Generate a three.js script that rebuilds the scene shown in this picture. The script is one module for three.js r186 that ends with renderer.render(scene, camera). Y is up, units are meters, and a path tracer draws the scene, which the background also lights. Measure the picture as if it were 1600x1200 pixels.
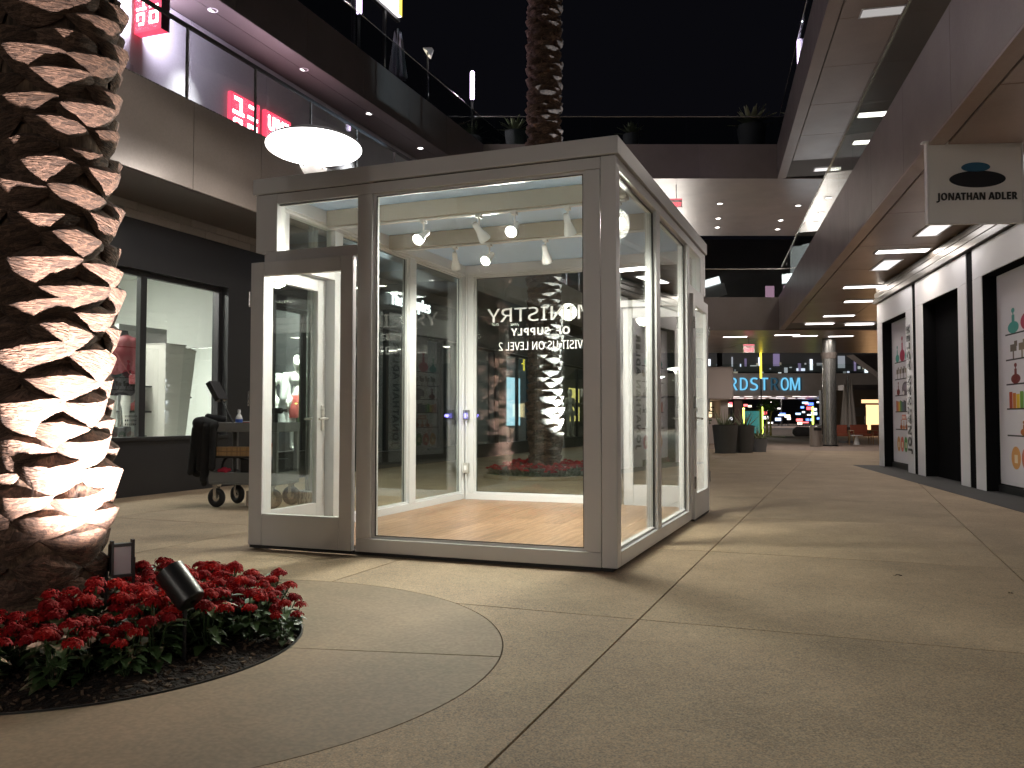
import * as THREE from 'three';
import { RoundedBoxGeometry } from 'three/addons/geometries/RoundedBoxGeometry.js';
import { TextGeometry } from 'three/addons/geometries/TextGeometry.js';
import { FontLoader } from 'three/addons/loaders/FontLoader.js';
import { mergeGeometries, toCreasedNormals } from 'three/addons/utils/BufferGeometryUtils.js';
import { MarchingCubes } from 'three/addons/objects/MarchingCubes.js';
import { RectAreaLightUniformsLib } from 'three/addons/lights/RectAreaLightUniformsLib.js';
import { Brush, Evaluator, SUBTRACTION } from 'three-bvh-csg';

// ---------------------------------------------------------------- camera, sky, moon, exposure
const scene = new THREE.Scene();
const camera = new THREE.PerspectiveCamera(48.56, 4 / 3, 0.05, 600);
camera.position.set(0, 1.05, 0);
camera.lookAt(0, 1.05 + 52 / 1330, -1);
const renderer = new THREE.WebGLRenderer({ antialias: true });
renderer.setSize(1024, 768);
renderer.toneMapping = THREE.LinearToneMapping;
renderer.toneMappingExposure = 1.95;
renderer.shadowMap.enabled = true;
RectAreaLightUniformsLib.init();
{ // night sky: even, nearly black city sky
  const n = 64 * 32, d = new Float32Array(n * 4);
  for (let i = 0; i < n; i++) d.set([0.0014, 0.0014, 0.002, 1], i * 4);
  const t = new THREE.DataTexture(d, 64, 32, THREE.RGBAFormat, THREE.FloatType);
  t.mapping = THREE.EquirectangularReflectionMapping; t.magFilter = THREE.LinearFilter; t.needsUpdate = true;
  scene.background = t; scene.environment = t;
}
const moon = new THREE.DirectionalLight(0xdfe6ff, 0.012);
moon.position.set(-10, 60, 25); moon.castShadow = true;
moon.shadow.camera.left = moon.shadow.camera.bottom = -40; moon.shadow.camera.right = moon.shadow.camera.top = 40; moon.shadow.camera.far = 160;
scene.add(moon);

// strengths of the lamps, seen ones and those out of view
const KIOSK_SPOT = 10.5, MUSHROOM = 14, MUSHROOM_UNSEEN = 15, SOFFIT_PANEL = 16, DOWNLIGHT = 42, PALM_WARM = 58, PALM_COOL = 260;

// ---------------------------------------------------------------- helpers
let seed = 7;
const rnd = () => { seed = (seed * 1664525 + 1013904223) % 4294967296; return seed / 4294967296; };
const rr = (a, b) => a + (b - a) * rnd();
const rad = (d) => d * Math.PI / 180;
const V = (x, y, z) => new THREE.Vector3(x, y, z);
const taken = new Map();
const numbered = (n) => { const k = taken.get(n) ?? 0; taken.set(n, k + 1); return k ? n + '_' + String(k).padStart(3, '0') : n; };
const ORD = ['first', 'second', 'third', 'fourth', 'fifth', 'sixth', 'seventh', 'eighth', 'ninth', 'tenth', 'eleventh', 'twelfth', 'thirteenth', 'fourteenth', 'fifteenth', 'sixteenth'];
// frames: a point on the ground (x, depth) and a heading in degrees to the right of straight ahead
const PAV = { x: .71, D: 5.77, a: 21.5 }, LB = { x: -4.38, D: 12.99, a: 20.8 }, RB = { x: 5.8, D: 14.93, a: 13 }, JA = { x: 7.98, D: 18.44, a: 11.2 }, WORLD = { x: 0, D: 0, a: 0 };
const inFrame = (F, lx, lz) => { const a = rad(F.a); return [F.x + lx * Math.cos(a) - lz * Math.sin(a), F.D - lx * Math.sin(a) - lz * Math.cos(a)]; }; // -> x, depth
function tag(o, label, category, group, kind) {
  if (label) o.userData.label = label;
  if (category) o.userData.category = category;
  if (group) o.userData.group = group;
  if (kind) o.userData.kind = kind;
  return o;
}
function thing(name, label, category, F = WORLD, [lx, y, lz] = [0, 0, 0], turn = 0, group) {
  const o = new THREE.Group(); o.name = numbered(name);
  const [x, D] = inFrame(F, lx, lz);
  o.position.set(x, y, -D); o.rotation.y = -rad(F.a) + turn;
  scene.add(o);
  return tag(o, label, category, group);
}
function uvMetres(g) { // texture coordinates in metres, taken from the face's main direction
  const p = g.attributes.position, n = g.attributes.normal, uv = new Float32Array(p.count * 2);
  for (let i = 0; i < p.count; i++) {
    const ax = Math.abs(n.getX(i)), ay = Math.abs(n.getY(i)), az = Math.abs(n.getZ(i));
    let a, b;
    if (ay >= ax && ay >= az) { a = p.getX(i); b = p.getZ(i); } else if (ax >= az) { a = p.getZ(i); b = p.getY(i); } else { a = p.getX(i); b = p.getY(i); }
    uv[2 * i] = a; uv[2 * i + 1] = b;
  }
  g.setAttribute('uv', new THREE.BufferAttribute(uv, 2));
  return g;
}
const flat = (g) => { const o = g.index ? g.toNonIndexed() : g; for (const k of Object.keys(o.attributes)) if (!['position', 'normal', 'uv', 'color'].includes(k)) o.deleteAttribute(k); if (!o.attributes.uv) uvMetres(o); return o; };
const join = (gs) => { const l = (Array.isArray(gs) ? gs : [gs]).map(flat); return l.length === 1 ? l[0] : mergeGeometries(l); };
function part(name, gs, m, parent, label) {
  const o = new THREE.Mesh(join(gs), m);
  o.name = parent ? name : numbered(name);
  (parent ?? scene).add(o);
  if (label) o.userData.label = label;
  return o;
}
// x0..x1, y0..y1, z0..z1
const bx = (x0, x1, y0, y1, z0, z1) => uvMetres(new THREE.BoxGeometry(Math.abs(x1 - x0), Math.abs(y1 - y0), Math.abs(z1 - z0)).translate((x0 + x1) / 2, (y0 + y1) / 2, (z0 + z1) / 2));
const rb = (x0, x1, y0, y1, z0, z1, r = .004) => { const w = Math.abs(x1 - x0), h = Math.abs(y1 - y0), d = Math.abs(z1 - z0); return uvMetres(new RoundedBoxGeometry(w, h, d, 1, Math.min(r, w / 3, h / 3, d / 3)).translate((x0 + x1) / 2, (y0 + y1) / 2, (z0 + z1) / 2)); };
const cyl = (r0, r1, h, n = 20, open = false) => new THREE.CylinderGeometry(r0, r1, h, n, 1, open);
function bar(a, b, r, n = 8, r2 = r) { // a round bar from a to b
  const d = b.clone().sub(a), g = new THREE.CylinderGeometry(r2, r, d.length(), n);
  g.applyQuaternion(new THREE.Quaternion().setFromUnitVectors(V(0, 1, 0), d.clone().normalize()));
  return g.translate((a.x + b.x) / 2, (a.y + b.y) / 2, (a.z + b.z) / 2);
}
const tube = (pts, r, n = 24, k = 8) => new THREE.TubeGeometry(new THREE.CatmullRomCurve3(pts), n, r, k);
const lathe = (pts, n = 28) => new THREE.LatheGeometry(pts.map(([r, y]) => new THREE.Vector2(r, y)), n);
function copyOf(o, label) { const c = o.clone(); c.name = numbered(o.name.replace(/_\d{3}$/, '')); c.userData = { ...o.userData }; if (label) c.userData.label = label; scene.add(c); return c; }
const place = (o, F, lx, y, lz, turn = 0) => { const [x, D] = inFrame(F, lx, lz); o.position.set(x, y, -D); o.rotation.y = -rad(F.a) + turn; return o; };

// noise that repeats, and textures made from it
function lattice(n, s) { const keep = seed; seed = s; const a = new Float32Array(n * n); for (let i = 0; i < n * n; i++) a[i] = rnd(); seed = keep; return a; }
const LAT = lattice(256, 99);
function vnoise(x, y, per) { // period per (in cells)
  const xi = Math.floor(x), yi = Math.floor(y), fx = x - xi, fy = y - yi, sx = fx * fx * (3 - 2 * fx), sy = fy * fy * (3 - 2 * fy);
  const m = (v) => ((v % per) + per) % per, g = (a, b) => { let h = Math.imul(m(a) + 11, 73856093) ^ Math.imul(m(b) + 7, 19349663); h ^= h >>> 13; h = Math.imul(h, 0x5bd1e995); return LAT[(h ^ (h >>> 15)) & 65535]; };
  const a = g(xi, yi), b = g(xi + 1, yi), c = g(xi, yi + 1), d = g(xi + 1, yi + 1);
  return a + (b - a) * sx + (c - a) * sy + (a - b - c + d) * sx * sy;
}
function fbm(u, v, base, oct) { let s = 0, w = 0, a = 1, p = base; for (let i = 0; i < oct; i++) { s += a * vnoise(u * p + i * 17, v * p + i * 31, p); w += a; a *= .55; p *= 2; } return s / w; }
function tex(size, fn, srgb, rx = 1, ry = rx) { // fn(u, v) -> [r, g, b] 0..1
  const d = new Uint8Array(size * size * 4);
  for (let j = 0; j < size; j++) for (let i = 0; i < size; i++) {
    const c = fn(i / size, j / size), k = (j * size + i) * 4;
    d[k] = 255 * Math.min(1, Math.max(0, c[0])); d[k + 1] = 255 * Math.min(1, Math.max(0, c[1])); d[k + 2] = 255 * Math.min(1, Math.max(0, c[2])); d[k + 3] = 255;
  }
  const t = new THREE.DataTexture(d, size, size);
  t.wrapS = t.wrapT = THREE.RepeatWrapping; t.magFilter = THREE.LinearFilter; t.minFilter = THREE.LinearMipmapLinearFilter; t.generateMipmaps = true;
  if (srgb) t.colorSpace = THREE.SRGBColorSpace;
  t.repeat.set(rx, ry); t.needsUpdate = true;
  return t;
}
const grey = (v) => [v, v, v];
const lin = (r, g, b) => new THREE.Color().setRGB(r, g, b);
function mat(c, rough = .6, o = {}) { return new THREE.MeshPhysicalMaterial({ color: lin(...c), roughness: rough, ...o }); }
const glow = (c, s) => new THREE.MeshStandardMaterial({ color: 0x111111, roughness: .6, emissive: lin(...c), emissiveIntensity: s });

const T = {};
T.agg = tex(1024, (u, v) => {
  const big = fbm(u, v, 4, 3), mid = fbm(u, v, 32, 2), st = vnoise(u * 440, v * 440, 440), s2 = vnoise(u * 250 + 5, v * 250, 250);
  let k = .80 + .15 * (big - .5) + .06 * (mid - .5) + .26 * (st - .5) + .12 * (s2 - .5);
  if (st > .95) k += .16; if (s2 < .05) k -= .16;
  const warm = .05 * (s2 - .5);
  return [k + warm, k * .985, k * .965 - warm];
}, true, .6);
T.aggB = tex(512, (u, v) => grey(.5 * vnoise(u * 165, v * 165, 165) + .5 * fbm(u, v, 64, 2)), false, .84);
T.smooth = tex(512, (u, v) => { const k = .86 + .2 * (fbm(u, v, 5, 4) - .5) + .12 * (vnoise(u * 220, v * 220, 220) - .5); return [k, k * .985, k * .96]; }, true, .4);
T.stain = tex(512, (u, v) => { const k = .9 + .10 * (fbm(u, v, 5, 3) - .5) + .04 * (vnoise(u * 200, v * 200, 200) - .5); return grey(k); }, true, .3);
T.rough = tex(256, (u, v) => grey(.78 + .22 * (fbm(u, v, 6, 3) - .5)), false, .5);
T.bark = tex(512, (u, v) => {
  const f = fbm(u * .25 + .02 * fbm(u, v, 8, 2), v, 64, 3), b = fbm(u, v, 6, 4), sp = vnoise(u * 128, v * 128, 128);
  let k = .62 + .55 * (f - .5) + .5 * (b - .5) + .2 * (sp - .5); if (b > .62) k *= .72;
  return [k * 1.04, k * .95, k * .86];
}, true, 2.5, 2.5);
T.barkB = tex(512, (u, v) => grey(.5 * fbm(u * .25, v, 64, 3) + .5 * fbm(u, v, 16, 3)), false, 2.5, 2.5);
T.soil = tex(512, (u, v) => { const k = .6 + .9 * (fbm(u, v, 20, 4) - .5) + .4 * (vnoise(u * 200, v * 200, 200) - .5); return [k * 1.05, k * .95, k * .85]; }, true, 1.4);
T.soilB = tex(512, (u, v) => grey(fbm(u, v, 40, 3)), false, 1.4);
T.wood = tex(512, (u, v) => { const g = fbm(u * 2, v * .125 + .01 * fbm(u, v, 8, 2), 32, 4), w = .5 + .5 * Math.sin(2 * Math.PI * (6 * u + 1.3 * fbm(u, v, 4, 3))); const k = .78 + .22 * (g - .5) + .1 * (w - .5); return [k * 1.03, k * .97, k * .9]; }, true, 2.4, .8);
T.brush = tex(256, (u, v) => grey(.7 + .5 * (fbm(u * 4, v * .25, 32, 3) - .5)), false, 2);
T.knit = tex(128, (u, v) => grey(.5 + .5 * Math.sin(u * 2 * Math.PI * 16) * Math.sin(v * 2 * Math.PI * 16)), false, 8);

const M = {
  agg: mat([.50, .388, .265], .82, { map: T.agg, bumpMap: T.aggB, bumpScale: .0011 }),
  aggB: mat([.475, .372, .257], .84, { map: T.agg, bumpMap: T.aggB, bumpScale: .0011 }), aggC: mat([.52, .402, .272], .8, { map: T.agg, bumpMap: T.aggB, bumpScale: .0011 }),
  aggFar: mat([.36, .28, .24], .8, { map: T.agg }),
  ring: mat([.30, .228, .148], .75, { map: T.smooth, bumpMap: T.aggB, bumpScale: .0007 }),
  joint: mat([.035, .03, .027], .95),
  strip: mat([.05, .048, .047], .8, { map: T.stain }),
  soil: mat([.05, .038, .03], 1, { map: T.soil, bumpMap: T.soilB, bumpScale: .03 }),
  edging: mat([.02, .02, .02], .5),
  bark: [mat([.27, .195, .165], .9, { map: T.bark, bumpMap: T.barkB, bumpScale: .014 }), mat([.31, .228, .198], .9, { map: T.bark, bumpMap: T.barkB, bumpScale: .008 }), mat([.22, .158, .13], .92, { map: T.bark, bumpMap: T.barkB, bumpScale: .008 })],
  core: mat([.25, .19, .15], .95, { map: T.bark, bumpMap: T.barkB, bumpScale: .01 }),
  frond: mat([.05, .08, .035], .6, { side: THREE.DoubleSide }),
  petal: [mat([.27, .005, .007], .7, { specularIntensity: .25, side: THREE.DoubleSide }), mat([.33, .008, .007], .7, { specularIntensity: .25, side: THREE.DoubleSide }), mat([.20, .003, .006], .7, { specularIntensity: .25, side: THREE.DoubleSide })],
  leaf: [mat([.045, .085, .028], .38, { side: THREE.DoubleSide }), mat([.06, .10, .035], .38, { side: THREE.DoubleSide })],
  frame: mat([.60, .60, .605], .42, { roughnessMap: T.rough }),
  frameDark: mat([.03, .03, .03], .6),
  glass: new THREE.MeshPhysicalMaterial({ color: lin(.93, .965, .94), roughness: 0, transmission: 1, thickness: 0, ior: 1.52 }),
  glassDark: new THREE.MeshPhysicalMaterial({ color: lin(.6, .63, .62), roughness: 0, transmission: 1, thickness: 0, ior: 1.52 }),
  ceilWhite: mat([.52, .69, .93], .7),
  beam: mat([.40, .36, .30], .6),
  steel: mat([.55, .54, .52], .32, { metalness: .9, roughnessMap: T.brush }),
  dullSteel: mat([.30, .30, .29], .4, { metalness: .7, roughnessMap: T.brush }),
  black: mat([.018, .018, .019], .45),
  blackMatt: mat([.006, .006, .0065], .95, { specularIntensity: .1 }),
  wallBlack: mat([.022, .022, .024], .5, { roughnessMap: T.rough }),
  tileA: mat([.30, .27, .25], .6, { map: T.stain }), tileB: mat([.25, .225, .205], .6, { map: T.stain }), tileC: mat([.35, .31, .285], .6, { map: T.stain }),
  panel: mat([.325, .28, .25], .45, { metalness: .15, map: T.stain, roughnessMap: T.rough }),
  panelDark: mat([.21, .18, .165], .45, { metalness: .15, map: T.stain, roughnessMap: T.rough }),
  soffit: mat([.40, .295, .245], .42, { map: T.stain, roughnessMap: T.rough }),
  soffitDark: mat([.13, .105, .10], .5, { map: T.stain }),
  upperWall: mat([.55, .54, .57], .6, { map: T.stain }),
  white: mat([.74, .73, .74], .5), whiteGloss: mat([.78, .78, .78], .25),
  room: mat([.62, .63, .60], .8), roomDark: mat([.10, .10, .105], .8), roomFloor: mat([.45, .43, .40], .35),
  slabCore: mat([.18, .17, .165], .8),
  mirror: mat([.85, .87, .86], .03, { metalness: 1 }),
  rubber: mat([.02, .02, .02], .8), cloth: mat([.012, .012, .013], .95, { bumpMap: T.knit, bumpScale: .002 }),
  redCloth: mat([.16, .012, .02], .6), mannequin: mat([.70, .69, .66], .35),
  pine: mat([.52, .36, .19], .6, { map: T.wood }), orange: mat([.55, .10, .02], .4), redPlastic: mat([.5, .02, .02], .4),
  planter: mat([.10, .095, .09], .7, { map: T.stain }), planterGrey: mat([.22, .22, .23], .7, { map: T.stain }),
  agave: mat([.24, .26, .15], .55), gold: mat([.6, .42, .08], .5), fabricUmb: mat([.5, .47, .43], .9, { side: THREE.DoubleSide }),
};
const font = await new FontLoader().loadAsync('fonts/droid/droid_sans_bold.typeface.json');
const fontR = await new FontLoader().loadAsync('fonts/droid/droid_sans_regular.typeface.json');
// letters centred on x, standing on y = 0, face towards +z
function words(s, h, width, depth, f = font, bevel = 0) {
  const g = new TextGeometry(s, { font: f, size: h, depth, curveSegments: 6, bevelEnabled: bevel > 0, bevelThickness: bevel, bevelSize: bevel, bevelSegments: 1 });
  g.computeBoundingBox(); const b = g.boundingBox, w = b.max.x - b.min.x;
  g.translate(-(b.min.x + b.max.x) / 2, 0, 0);
  if (width) g.scale(width / w, 1, 1);
  g.computeVertexNormals();
  return g;
}
// a body from tapered bones: [ax, ay, az, ra, bx, by, bz, rb]
function body(bones, lo, hi, res = 44, k = .03) {
  const mc = new MarchingCubes(res, new THREE.MeshBasicMaterial(), false, false, 90000);
  mc.isolation = 0; const S = [(hi[0] - lo[0]) / 2, (hi[1] - lo[1]) / 2, (hi[2] - lo[2]) / 2], C = [(hi[0] + lo[0]) / 2, (hi[1] + lo[1]) / 2, (hi[2] + lo[2]) / 2];
  const half = res / 2;
  for (let z = 0; z < res; z++) for (let y = 0; y < res; y++) for (let x = 0; x < res; x++) {
    const px = C[0] + (x - half) / half * S[0], py = C[1] + (y - half) / half * S[1], pz = C[2] + (z - half) / half * S[2];
    let d = 9;
    for (const b of bones) {
      const ux = b[4] - b[0], uy = b[5] - b[1], uz = b[6] - b[2], q = ux * ux + uy * uy + uz * uz || 1e-9;
      const t = Math.min(1, Math.max(0, ((px - b[0]) * ux + (py - b[1]) * uy + (pz - b[2]) * uz) / q));
      const fz = b[8] ?? 1; // flatten front to back
      const e = Math.hypot(px - b[0] - ux * t, py - b[1] - uy * t, (pz - b[2] - uz * t) * fz) - (b[3] + (b[7] - b[3]) * t);
      const h = Math.max(k - Math.abs(d - e), 0) / k; d = Math.min(d, e) - h * h * k / 4;
    }
    mc.field[x + y * res + z * res * res] = -d;
  }
  mc.update();
  const n = mc.count, g = new THREE.BufferGeometry();
  const p = new Float32Array(mc.positionArray.slice(0, n * 3)), q = new Float32Array(mc.normalArray.slice(0, n * 3));
  for (let i = 0; i < n; i++) for (let c = 0; c < 3; c++) p[i * 3 + c] = C[c] + p[i * 3 + c] * S[c];
  g.setAttribute('position', new THREE.BufferAttribute(p, 3)); g.setAttribute('normal', new THREE.BufferAttribute(q, 3));
  g.computeVertexNormals();
  const m = toCreasedNormals(g, 1.2);
  return uvMetres(m);
}
const rectLight = (parent, w, h, [x, y, z], c, s, turnX = -Math.PI / 2, turnY = 0) => { const l = new THREE.RectAreaLight(lin(...c), s, w, h); l.position.set(x, y, z); l.rotation.set(turnX, turnY, 0); parent.add(l); return l; };
function spotLight(parent, [x, y, z], [tx, ty, tz], c, s, angle, pen = .5, soft = 1) {
  const l = new THREE.SpotLight(lin(...c), s, 0, angle, pen); l.position.set(x, y, z); l.target.position.set(tx, ty, tz);
  l.castShadow = true; l.shadow.radius = soft; parent.add(l); parent.add(l.target); return l;
}

// ================================================================ THE SETTING
{
  const g = new THREE.PlaneGeometry(700, 700).rotateX(-Math.PI / 2); uvMetres(g);
  tag(part('ground', g.translate(0, -.1, -150), M.joint), null, null, null, 'structure');
}
const BED = { x: -2.017, D: 4.03, r: 1.01 }, RING = { x: -1.66, D: 3.95, r: 1.615 };
const pavement = new THREE.Group(); pavement.name = 'pavement'; scene.add(pavement); tag(pavement, 'tan exposed aggregate concrete paving slabs', null, null, 'structure');
{ // slabs laid parallel to the kiosk, 10 mm joints
  const a = rad(21.5), du = 2.06, dv = 2.42, u0 = -1.024, v0 = 4.40, ev = new Evaluator(); ev.useGroups = false;
  const cut = new Brush(new THREE.CylinderGeometry(RING.r + .006, RING.r + .006, 1, 120).translate(RING.x, 0, -RING.D)); cut.updateMatrixWorld();
  for (let k = -5; k < 7; k++) for (let m = -4; m < 10; m++) {
    const ua = u0 + k * du, va = v0 + m * dv, uc = ua + du / 2, vc = va + dv / 2;
    const X = uc * Math.cos(a) + vc * Math.sin(a), D = -uc * Math.sin(a) + vc * Math.cos(a);
    if (D < -.5 || Math.abs(X) > .66 * D + 2.6) continue;
    let g = new THREE.BoxGeometry(du - .01, .09, dv - .01).translate(0, -.045, 0);
    const o = new THREE.Object3D(); o.position.set(X, 0, -D); o.rotation.y = -a; o.updateMatrix();
    g.applyMatrix4(o.matrix);
    if (Math.hypot(X - RING.x, D - RING.D) < RING.r + 1.7) {
      const b = new Brush(g.index ? g.toNonIndexed() : g); b.updateMatrixWorld();
      const r = ev.evaluate(b, cut, SUBTRACTION); g = r.geometry;
      if (!g.attributes.position.count) continue;
      g = g.index ? g.toNonIndexed() : g; g = g.clone();
    }
    uvMetres(g); const uo = rr(0, 9), vo = rr(0, 9), uv = g.attributes.uv; for (let i = 0; i < uv.count; i++) uv.setXY(i, uv.getX(i) + uo, uv.getY(i) + vo);
    part('paving_slab', g, [M.agg, M.aggB, M.aggC][Math.floor(rr(0, 3))], pavement);
  }
}
{ // plaza paving beyond the corridor
  const g = bx(-70, 90, -.09, 0, -150, -28.61); const o = new THREE.Object3D(); o.rotation.y = -rad(21.5); o.updateMatrix(); g.applyMatrix4(o.matrix); uvMetres(g);
  tag(part('plaza_paving', g, M.aggFar), 'pinkish paving of the far plaza', null, null, 'structure');
  const s = thing('dark_paving_strip', null, null, JA, [0, 0, 0]); tag(s, 'dark grey stone strip along the white shopfront', null, null, 'structure');
  part('stone_strip', bx(-.55, 3, -.08, .004, -.2, 14), M.strip, s);
}
{ // smooth concrete ring round the flower bed: two pieces with radial joints
  const ring = new THREE.Group(); ring.name = 'paved_ring'; scene.add(ring); tag(ring, 'smooth concrete ring around the palm bed', null, null, 'structure');
  const joints = [rad(-6), rad(84), rad(174), rad(264)];
  for (let q = 0; q < 4; q++) {
    const a0 = joints[q] + .003, a1 = joints[q] + Math.PI / 2 - .003, s = new THREE.Shape(), dx = BED.x - RING.x, dy = BED.D - RING.D;
    for (let i = 0; i <= 40; i++) { const t = a0 + (a1 - a0) * i / 40; s[i ? 'lineTo' : 'moveTo'](RING.r * Math.cos(t), RING.r * Math.sin(t)); }
    for (let i = 40; i >= 0; i--) { const t = a0 + (a1 - a0) * i / 40; s.lineTo(dx + BED.r * Math.cos(t), dy + BED.r * Math.sin(t)); }
    const g = new THREE.ExtrudeGeometry(s, { depth: .09, bevelEnabled: false }).rotateX(-Math.PI / 2).translate(RING.x, -.09, -RING.D);
    part('concrete_segment', uvMetres(g), M.ring, ring);
  }
}

// ================================================================ PALM BEDS
const flowerProto = [];
{ // one small red flowering plant, three variants: leaves and several flower heads
  const petal = () => { const s = new THREE.Shape(); s.moveTo(0, 0); s.quadraticCurveTo(.0062, .004, .0038, .0105); s.quadraticCurveTo(0, .0135, -.0038, .0105); s.quadraticCurveTo(-.0062, .004, 0, 0); return new THREE.ShapeGeometry(s, 2); };
  const heads = [0, 1, 2].map((v) => {
    const gs = [], n = 30 + 4 * v;
    for (let i = 0; i < n; i++) {
      const t = Math.acos(1 - (i + .5) / n * .95), ph = i * 2.39996 + v, r = .04 + rr(-.006, .006);
      const c = V(Math.sin(t) * Math.cos(ph), Math.cos(t) * .62, Math.sin(t) * Math.sin(ph)).multiplyScalar(r);
      const q = new THREE.Quaternion().setFromUnitVectors(V(0, 0, 1), c.clone().add(V(rr(-.01, .01), .02, rr(-.01, .01))).normalize());
      const tw = rr(0, 1.57);
      for (let k = 0; k < 4; k++) gs.push(petal().rotateX(-.35).rotateZ(k * Math.PI / 2 + tw).applyQuaternion(q).translate(c.x, c.y, c.z));
    }
    return join(gs);
  });
  const leaf = (L, W) => { // folded spoon-shaped leaf along +x
    const g = new THREE.PlaneGeometry(L, W, 4, 2), p = g.attributes.position;
    for (let i = 0; i < p.count; i++) { const t = Math.max(0, p.getX(i) / L + .5), w = Math.sin(Math.PI * Math.pow(t, .75)) + .05; const y = p.getY(i) * w; p.setXYZ(i, t * L, Math.abs(y) * .35 - t * t * L * .35, y); }
    g.computeVertexNormals(); return g;
  };
  for (let v = 0; v < 3; v++) {
    const o = new THREE.Group(); o.name = 'flowering_plant';
    const lf = [], stems = [];
    for (let i = 0; i < 46; i++) { const h = rr(.02, .17), az = rr(0, 6.28), L = rr(.05, .085); lf.push(leaf(L, L * .62).rotateZ(rr(-.1, .7)).rotateY(az).translate(Math.cos(-az) * rr(.005, .05) , h, Math.sin(-az) * rr(.005, .05))); }
    const n = 6 + v, hs = [];
    for (let i = 0; i < n; i++) { const a = i * 2.4 + v, r = i ? rr(.04, .105) : .01, hh = rr(.17, .235) - r * .35; hs.push([r * Math.cos(a), hh, r * Math.sin(a)]); stems.push(bar(V(r * .2 * Math.cos(a), .02, r * .2 * Math.sin(a)), V(r * Math.cos(a), hh, r * Math.sin(a)), .003, 5)); }
    part('foliage', lf, M.leaf[v % 2], o); part('stem', stems, M.leaf[0], o);
    hs.forEach((h, i) => { const m = part('flower_head', heads[(i + v) % 3].clone().scale(.84, rr(.8, 1.05), .84).rotateY(rr(0, 6)).translate(...h), M.petal[(i + v) % 3], o); void m; });
    flowerProto.push(o);
  }
}
function palmBed(C, R, ringHole, names, keep) {
  const t = new THREE.Group(); t.name = numbered('soil_bed'); scene.add(t); t.position.set(C.x, 0, -C.D);
  tag(t, names.soil, null, null, 'structure');
  const g = new THREE.CircleGeometry(R - .012, 96, 0, Math.PI * 2), rings = [];
  { // mounded soil as rings
    const n = 14, k = 96, p = [], idx = [], uv = [];
    for (let i = 0; i <= n; i++) for (let j = 0; j <= k; j++) { const r = (R - .012) * i / n, a = j / k * 2 * Math.PI, e = 1 - i / n; const y = -.055 + .10 * e * (2 - e) + (i < n ? .018 * (fbm((r * Math.cos(a) + 2) / 4, (r * Math.sin(a) + 2) / 4, 24, 3) - .5) : 0); p.push(r * Math.cos(a), y, r * Math.sin(a)); uv.push(r * Math.cos(a), r * Math.sin(a)); }
    for (let i = 0; i < n; i++) for (let j = 0; j < k; j++) { const a = i * (k + 1) + j, b = a + k + 1; idx.push(a, a + 1, b, a + 1, b + 1, b); }
    const s = new THREE.BufferGeometry(); s.setAttribute('position', new THREE.Float32BufferAttribute(p, 3)); s.setAttribute('uv', new THREE.Float32BufferAttribute(uv, 2)); s.setIndex(idx); s.computeVertexNormals();
    part('soil', s, M.soil, t); rings.push(g);
  }
  if (ringHole) part('steel_edging', lathe([[R - .010, -.09], [R - .010, .006], [R - .002, .006], [R - .002, -.09]], 96), M.edging, t);
  const y = (r) => { const e = 1 - r / R; return -.055 + .10 * e * (2 - e); };
  { // bark chips and small stones in the soil: nobody could count them
    const chip = new THREE.BoxGeometry(.022, .005, .009), cm = new THREE.InstancedMesh(chip, mat([.11, .075, .05], .9), keep ? 1400 : 200), o = new THREE.Object3D();
    for (let i = 0; i < cm.count; i++) { const r = R * Math.sqrt(rr(.05, .95)), a = rr(0, 6.283); o.position.set(r * Math.cos(a), y(r) + .006, r * Math.sin(a)); o.rotation.set(rr(-.5, .5), rr(0, 6), rr(-.5, .5)); o.scale.setScalar(rr(.5, 1.4)); o.updateMatrix(); cm.setMatrixAt(i, o.matrix); const b = rr(.5, 1.5); cm.setColorAt(i, lin(b, b * .95, b * .9)); }
    cm.name = 'bark_mulch'; tag(cm, 'bark chips scattered on the soil', null, null, 'stuff'); t.add(cm);
  }
  let n = 0;
  for (const [px, pd, s] of keep.plants) {
    const c = flowerProto[n % 3].clone(); n++;
    c.name = numbered('flowering_plant'); c.position.set(px, y(Math.hypot(px - C.x, pd - C.D)) - .005, -pd); c.rotation.y = rr(0, 6.28); c.scale.setScalar(s);
    tag(c, keep.label, 'plant', keep.group); scene.add(c);
  }
}
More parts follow.
